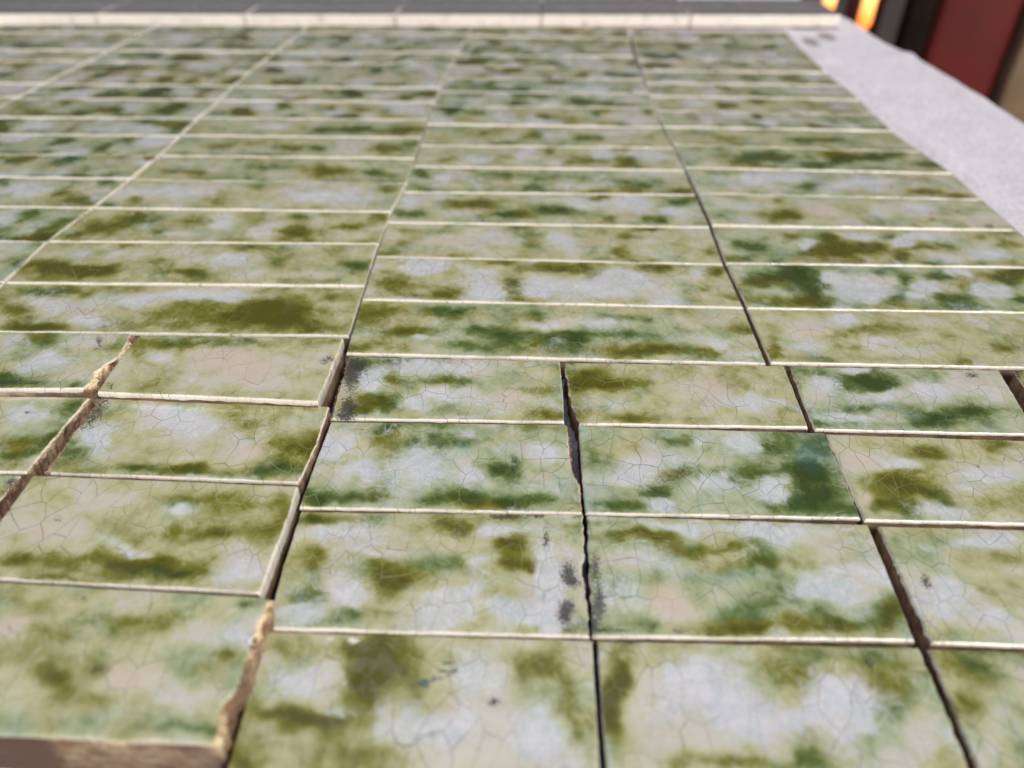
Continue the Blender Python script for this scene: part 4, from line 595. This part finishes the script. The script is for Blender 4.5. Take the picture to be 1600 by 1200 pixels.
for y in ys:
    ex = edge_x(y) + 2.0 * noise.noise(Vector((y * .012, 3, 1)))
    row = []
    for x in xs_in:
        if x > ex - 6: continue
        row.append((x, 0.0))
    row = [q for q in row if True][:len([x for x in xs_in if x < 270])]
    while len(row) < 29: row.append(row[-1])
    row = row[:29]
    last = row[-1][0]
    for k in range(1, 9): row.append((last + (ex - 5 - last) * k / 8, 0.0))
    for k in range(1, 9):
        an = k / 8 * math.pi / 2
        row.append((ex - 5 + 5 * math.sin(an), -5 + 5 * math.cos(an)))
    for k in range(1, 14): row.append((ex + 3 * math.sin(k * .5 + y * .02) + k * .3, -5 - k * 14))
    base = len(vs_)
    for i, (x, z) in enumerate(row):
        w = 0.0
        if x > 100:
            w = 3.0 * noise.noise(Vector((x * .018 + y * .006, y * .007, 2))) + 1.5 * noise.noise(Vector((x * .05, y * .03, 5)))
            w += 1.8 * math.exp(-((y - 720 - (x - 240) * .25) / 9) ** 2) * (1 if x > 225 else 0)
            w += 1.2 * math.exp(-((y - 560 + (x - 240) * .5) / 8) ** 2) * (1 if x > 235 else 0)
            w *= min(1.0, max(0.0, (x - 225) / 25))
        vs_.append((x / 1000, y / 1000, (z + max(-.3, w) - 0.0) / 1000))
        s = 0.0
        for sx, sy, rx, ry, a in SPOTS_AND_STAINS:
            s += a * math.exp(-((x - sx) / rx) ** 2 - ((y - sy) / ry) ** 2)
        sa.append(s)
    if cols is None: cols = len(row)
nr = len(ys)
for j in range(nr - 1):
    for i in range(cols - 1):
        a = j * cols + i
        fs_.append((a, a + 1, a + cols + 1, a + cols))
cl = mesh_obj('tablecloth', vs_, fs_, CLOTH, None, True, {'spot_stain': sa})
so = cl.modifiers.new('thickness', 'SOLIDIFY'); so.thickness = 0.0012; so.offset = -1
cl['label'] = 'crumpled white fleece cloth spread under the tiles and over the table edge'; cl['category'] = 'tablecloth'

WOOD = simple('table_wood', (0.20, 0.12, 0.07), .6, nscale=12, col2=(0.28, 0.18, 0.10))
tb = thing('table', 'wooden table hidden beneath the white cloth and tiles', 'table', (-.3, .45, -.748))
box('table_top', (-.75, -.80, .714), (.585, .80, .7425), WOOD, tb, .002)
for lx in (-.66, .50):
    for ly in (-.7, .7):
        box('leg', (lx - .03, ly - .03, 0), (lx + .03, ly + .03, .7125), WOOD, tb, .003)

# ------------------------------------------------------------------ the tiles
ORD = ['', 'first', 'second', 'third', 'fourth', 'fifth', 'sixth', 'seventh', 'eighth', 'ninth', 'tenth', 'eleventh', 'twelfth',
       'thirteenth', 'fourteenth', 'fifteenth', 'sixteenth']
COLN = {'d': 'column beside the bare cloth', 'c': 'second column from the cloth', 'b': 'third column from the cloth',
        'a': 'fourth column from the cloth', 'e': 'fifth column, far left corner'}
LOOK = {'b1': 'long tile with one big round olive patch', 'c2': 'long white tile with dark olive blots along its back',
        'd2': 'long tile, darkest green left end, blue white patches', 'd1': 'long pale yellow green tile with fine diagonal cracks',
        'c1': 'long green speckled tile', 'd3': 'long green tile with olive blots', 'c3': 'long pale beige and green tile',
        'c4': 'long tile with dark green ovals', 'b2': 'long olive tile with pink beige middle', 'b3': 'long tile with round olive spots',
        'd4': 'long beige centred tile with chipped right corner', 'b4': 'long mostly white tile'}
HALF = {
 'L1': 'raised half tile with a broken buff right edge, at the left, behind the others',
 'T1': 'raised pale pink half tile with a thick rounded cream right edge',
 'T2': 'half tile with a rubbed dark grey left edge and white oval patches',
 'T3': 'yellow olive half tile right of the deep dark gap, behind the crackled green one',
 'T4': 'half tile with blue green left part and pinkish right corner spot',
 'T5': 'sliver of an olive half tile cut by the right picture edge, beside a dark gap',
 'L2': 'green half tile at the left edge with a dirty brown broken right side',
 'U1': 'pale half tile with a dirt smudge at its back left corner',
 'U2': 'white and green half tile with a chipped right edge and small brown mark',
 'U3': 'strongly crackled half tile, deep green with bluish white patches',
 'U4': 'half tile with one dark brown olive blot near its left edge',
 'L3': 'corner of a dirty half tile at the left edge below the brown seam',
 'V1': 'raised olive yellow half tile with a tall cream right side, at the left',
 'V2': 'half tile with a row of black spots along its chipped right edge',
 'V3': 'pale half tile with black smears along its left and near edges',
 'V4': 'pale lilac half tile with a ragged brown left side, at the right edge',
 'W1': 'highest half tile, front left, with a golden chipped right edge',
 'W2': 'front half tile with blue ink smudges and a brown dot',
 'W3': 'front half tile with a dark olive strip down its left edge',
 'W4': 'green half tile in the front right corner of the picture',
 'X1': 'lower half tile peeping out under the raised front left tile'}
# hue (0 olive, 1 teal), green and veil offsets of single tiles
TONE = {'V1': (.10, .02, -.12), 'U1': (.15, .02, 0), 'T1': (.1, -.10, .05), 'T3': (.12, .02, 0), 'd1': (.15, -.04, .05), 'W1': (.3, .03, .0),
        'U3': (.65, .08, .08), 'U2': (.5, .02, .15), 'T2': (.4, -.02, .15), 'T4': (.6, .04, .10), 'U4': (.2, -.05, .10), 'V2': (.25, .04, .12),
        'V3': (.4, .0, .12), 'V4': (.3, -.10, .15), 'W2': (.15, .05, .02), 'W3': (.25, 0, .12), 'W4': (.3, .08, .0), 'L1': (.45, .1, .1), 'L2': (.4, .1, 0),
        'b1': (.1, .05, .05), 'b2': (.15, .06, 0), 'b3': (.2, .05, 0), 'b4': (.3, -.1, .1), 'c1': (.4, .05, .05), 'c2': (.1, -.1, .15),
        'c3': (.25, -.05, .05), 'c4': (.4, 0, .12), 'c5': (.45, .05, .1), 'c6': (.3, -.05, .15), 'd2': (.55, .08, .1), 'd3': (.4, .08, .08),
        'd4': (.4, -.05, .08), 'd5': (.5, -.05, .15), 'd6': (.5, .1, .05)}
for q, (key, shape, cen, zo, Lp, Rp, rough, inset, B, D, I) in enumerate(TILES):
    if shape == 'long':
        col, n = key[0], int(key[1:])
        lab = LOOK.get(key, 'long green and cream mottled tile')
        pos = 'nearest' if n == 1 else ORD[n] + ' from the front'
        lab = lab + ', ' + pos + ', ' + COLN[col]
        if len(lab.split()) > 16: lab = LOOK[key] + ', ' + pos + ', ' + {'d': 'beside bare cloth', 'c': 'second column', 'b': 'third column', 'a': 'fourth column'}[col]
        grp = 'long mottled tiles laid in columns'
    else:
        lab = HALF[key]; grp = 'half tiles in the front rows'
    dist = cen[1]
    step = 0.95 if shape == 'half' and dist < 270 else (1.25 if dist < 330 else (2.0 if dist < 480 else 3.0))
    zz = zo + (random.Random(q * 7 + 1).uniform(-.28, .28) if shape == 'long' else 0)
    bz = 0.6
    if key == 'W1': bz = 8.9
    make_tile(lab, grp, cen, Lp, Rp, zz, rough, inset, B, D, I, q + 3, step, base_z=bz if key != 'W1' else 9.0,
              skirt=.55 if shape == 'half' and dist < 250 and key not in ('T1', 'L1') else (1.3 if key in ('T1', 'L1') else .75), near_raw=key in ('W1', 'X1'), chip_k={'L1': 1.5, 'W1': 1.9, 'L2': .35, 'L3': .3}.get(key, .5), tone=TONE.get(key))  # chipped clay of W1 coloured brighter, warm sunlight put into its colour
# the tile the raised one lies on
# back row: dark tiles laid across behind the green ones, white glazed front edges
xs = [-568, -425, -288, -146, -4, 145, 300]
names = ['leftmost', 'sixth from the right', 'fifth from the right', 'fourth from the right', 'third from the right', 'second from the right', 'right end']
names = ['leftmost', 'second from the left', 'third from the left', 'third from the right', 'second from the right', 'right end']
def front_y(x): return 813.5 + .1205 * x
for r in range(3):
    for i in range(6):
        x0, x1 = xs[i] + .8, xs[i + 1] - .8
        sl = -(x0 + x1) / 2 * 0
        dd = r * 44
        y0a, y1a = front_y(x0) + dd, front_y(x1) + dd
        cx, cy = (x0 + x1) / 2, (y0a + y1a) / 2 + 21
        L_ = [(x0 - cx, y0a + 43 - cy), (x0 - cx, y0a - cy)]
        R_ = [(x1 - cx, y1a + 43 - cy), (x1 - cx, y1a - cy)]
        if r == 2 and i == 5: continue
        lab = 'dark grey tile with white front edge, ' + ['front', 'middle', 'back'][r] + ' of the far rows, ' + names[i]
        make_tile(lab, 'dark tiles in the far rows', (cx, cy), L_, R_, 3.0, (.1, .1), (0, 0), [], [], [], 200 + r * 7 + i, 3.0,
                  mat=DARK_GLAZE, skirt=9.5, base_z=.6, near_raw=r > 0)

# ------------------------------------------------------------------ blurred things behind the table
RED = simple('dark_red_paint', (0.125, 0.008, 0.005), .5, nscale=7, col2=(0.050, 0.007, 0.007))
DARKW = simple('dark_post', (0.016, 0.010, 0.006), .9, nscale=9, col2=(0.009, 0.005, 0.004))
DARKW.node_tree.nodes['Principled BSDF'].inputs['Specular IOR Level'].default_value = .1
TAN = simple('tan_wood', (0.25, 0.165, 0.095), .6, nscale=9, col2=(0.18, 0.115, 0.065))
def solo(o, label, cat, group=None):
    o['label'] = label; o['category'] = cat
    if group: o['group'] = group
    return o
solo(box('red_panel', (.752, 1.62, -.748), (.915, 1.66, .55), RED, bevel=.018),
     'wide dark red glossy upright panel, blurred, behind the table at top right', 'panel', 'red panels')
solo(box('red_panel', (.618, 1.72, -.748), (.692, 1.75, .50), RED, bevel=.012),
     'narrow dark red upright panel beside the made-up orange lamp', 'panel', 'red panels')
solo(box('wooden_post', (.700, 1.62, -.748), (.748, 1.66, .6), DARKW, bevel=.004), 'dark brown post between the two red panels', 'post')
solo(box('wooden_post', (.921, 1.60, -.748), (1.00, 1.66, .6), TAN, bevel=.004), 'tan wooden post at the right picture edge above the cloth', 'post')

def lamp(loc, r, h, label):  # made-up lamps that stand in for sunlit orange spots
    t = thing('added_amber_lamp', label, 'lamp', loc, 'made-up amber lamps for sunlit orange spots')
    m = NT('amber_glow')
    m.p.inputs['Base Color'].default_value = (.8, .35, .06, 1)
    tcn = m.n('ShaderNodeTexCoord')
    sx = m.n('ShaderNodeSeparateXYZ'); m.t.links.new(tcn.outputs['Generated'], sx.inputs[0])
    m.set(m.p.inputs['Emission Color'], m.mix(m.ss(sx.outputs[2], .1, .8), (1.0, .22, .03), (1.0, .62, .22)))
    m.p.inputs['Emission Strength'].default_value = 1.8
    def lathe(name, prof, mat):
        vs, fs = [], []
        N = 24
        for (rr, z) in prof:
            for k in range(N):
                vs.append((rr * math.cos(2 * math.pi * k / N), rr * math.sin(2 * math.pi * k / N), z))
        for j in range(len(prof) - 1):
            for k in range(N):
                a = j * N + k; b = j * N + (k + 1) % N
                fs.append((a, b, b + N, a + N))
        return mesh_obj(name, vs, fs, mat, t, True)
    H = -.748 - loc[2]
    lathe('glass_shade', [(r * .5, 0), (r, h * .15), (r, h * .8), (r * .6, h)], m.m)
    lathe('stand', [(.07, H), (.07, H + .012), (.01, H + .03), (.008, -.01), (r * .55, -.003)], DARKW)
    lathe('cap', [(r * .65, h + .001), (r * .4, h + .01), (.002, h + .02)], DARKW)
lamp((.541, 1.62, -.118), .012, .03, 'small round made-up amber lamp for a sunlit orange spot, leftmost, touching the dark tiles')
lamp((.617, 1.62, -.150), .013, .085, 'tall made-up amber lamp for a sunlit orange patch, left of the narrow red panel')
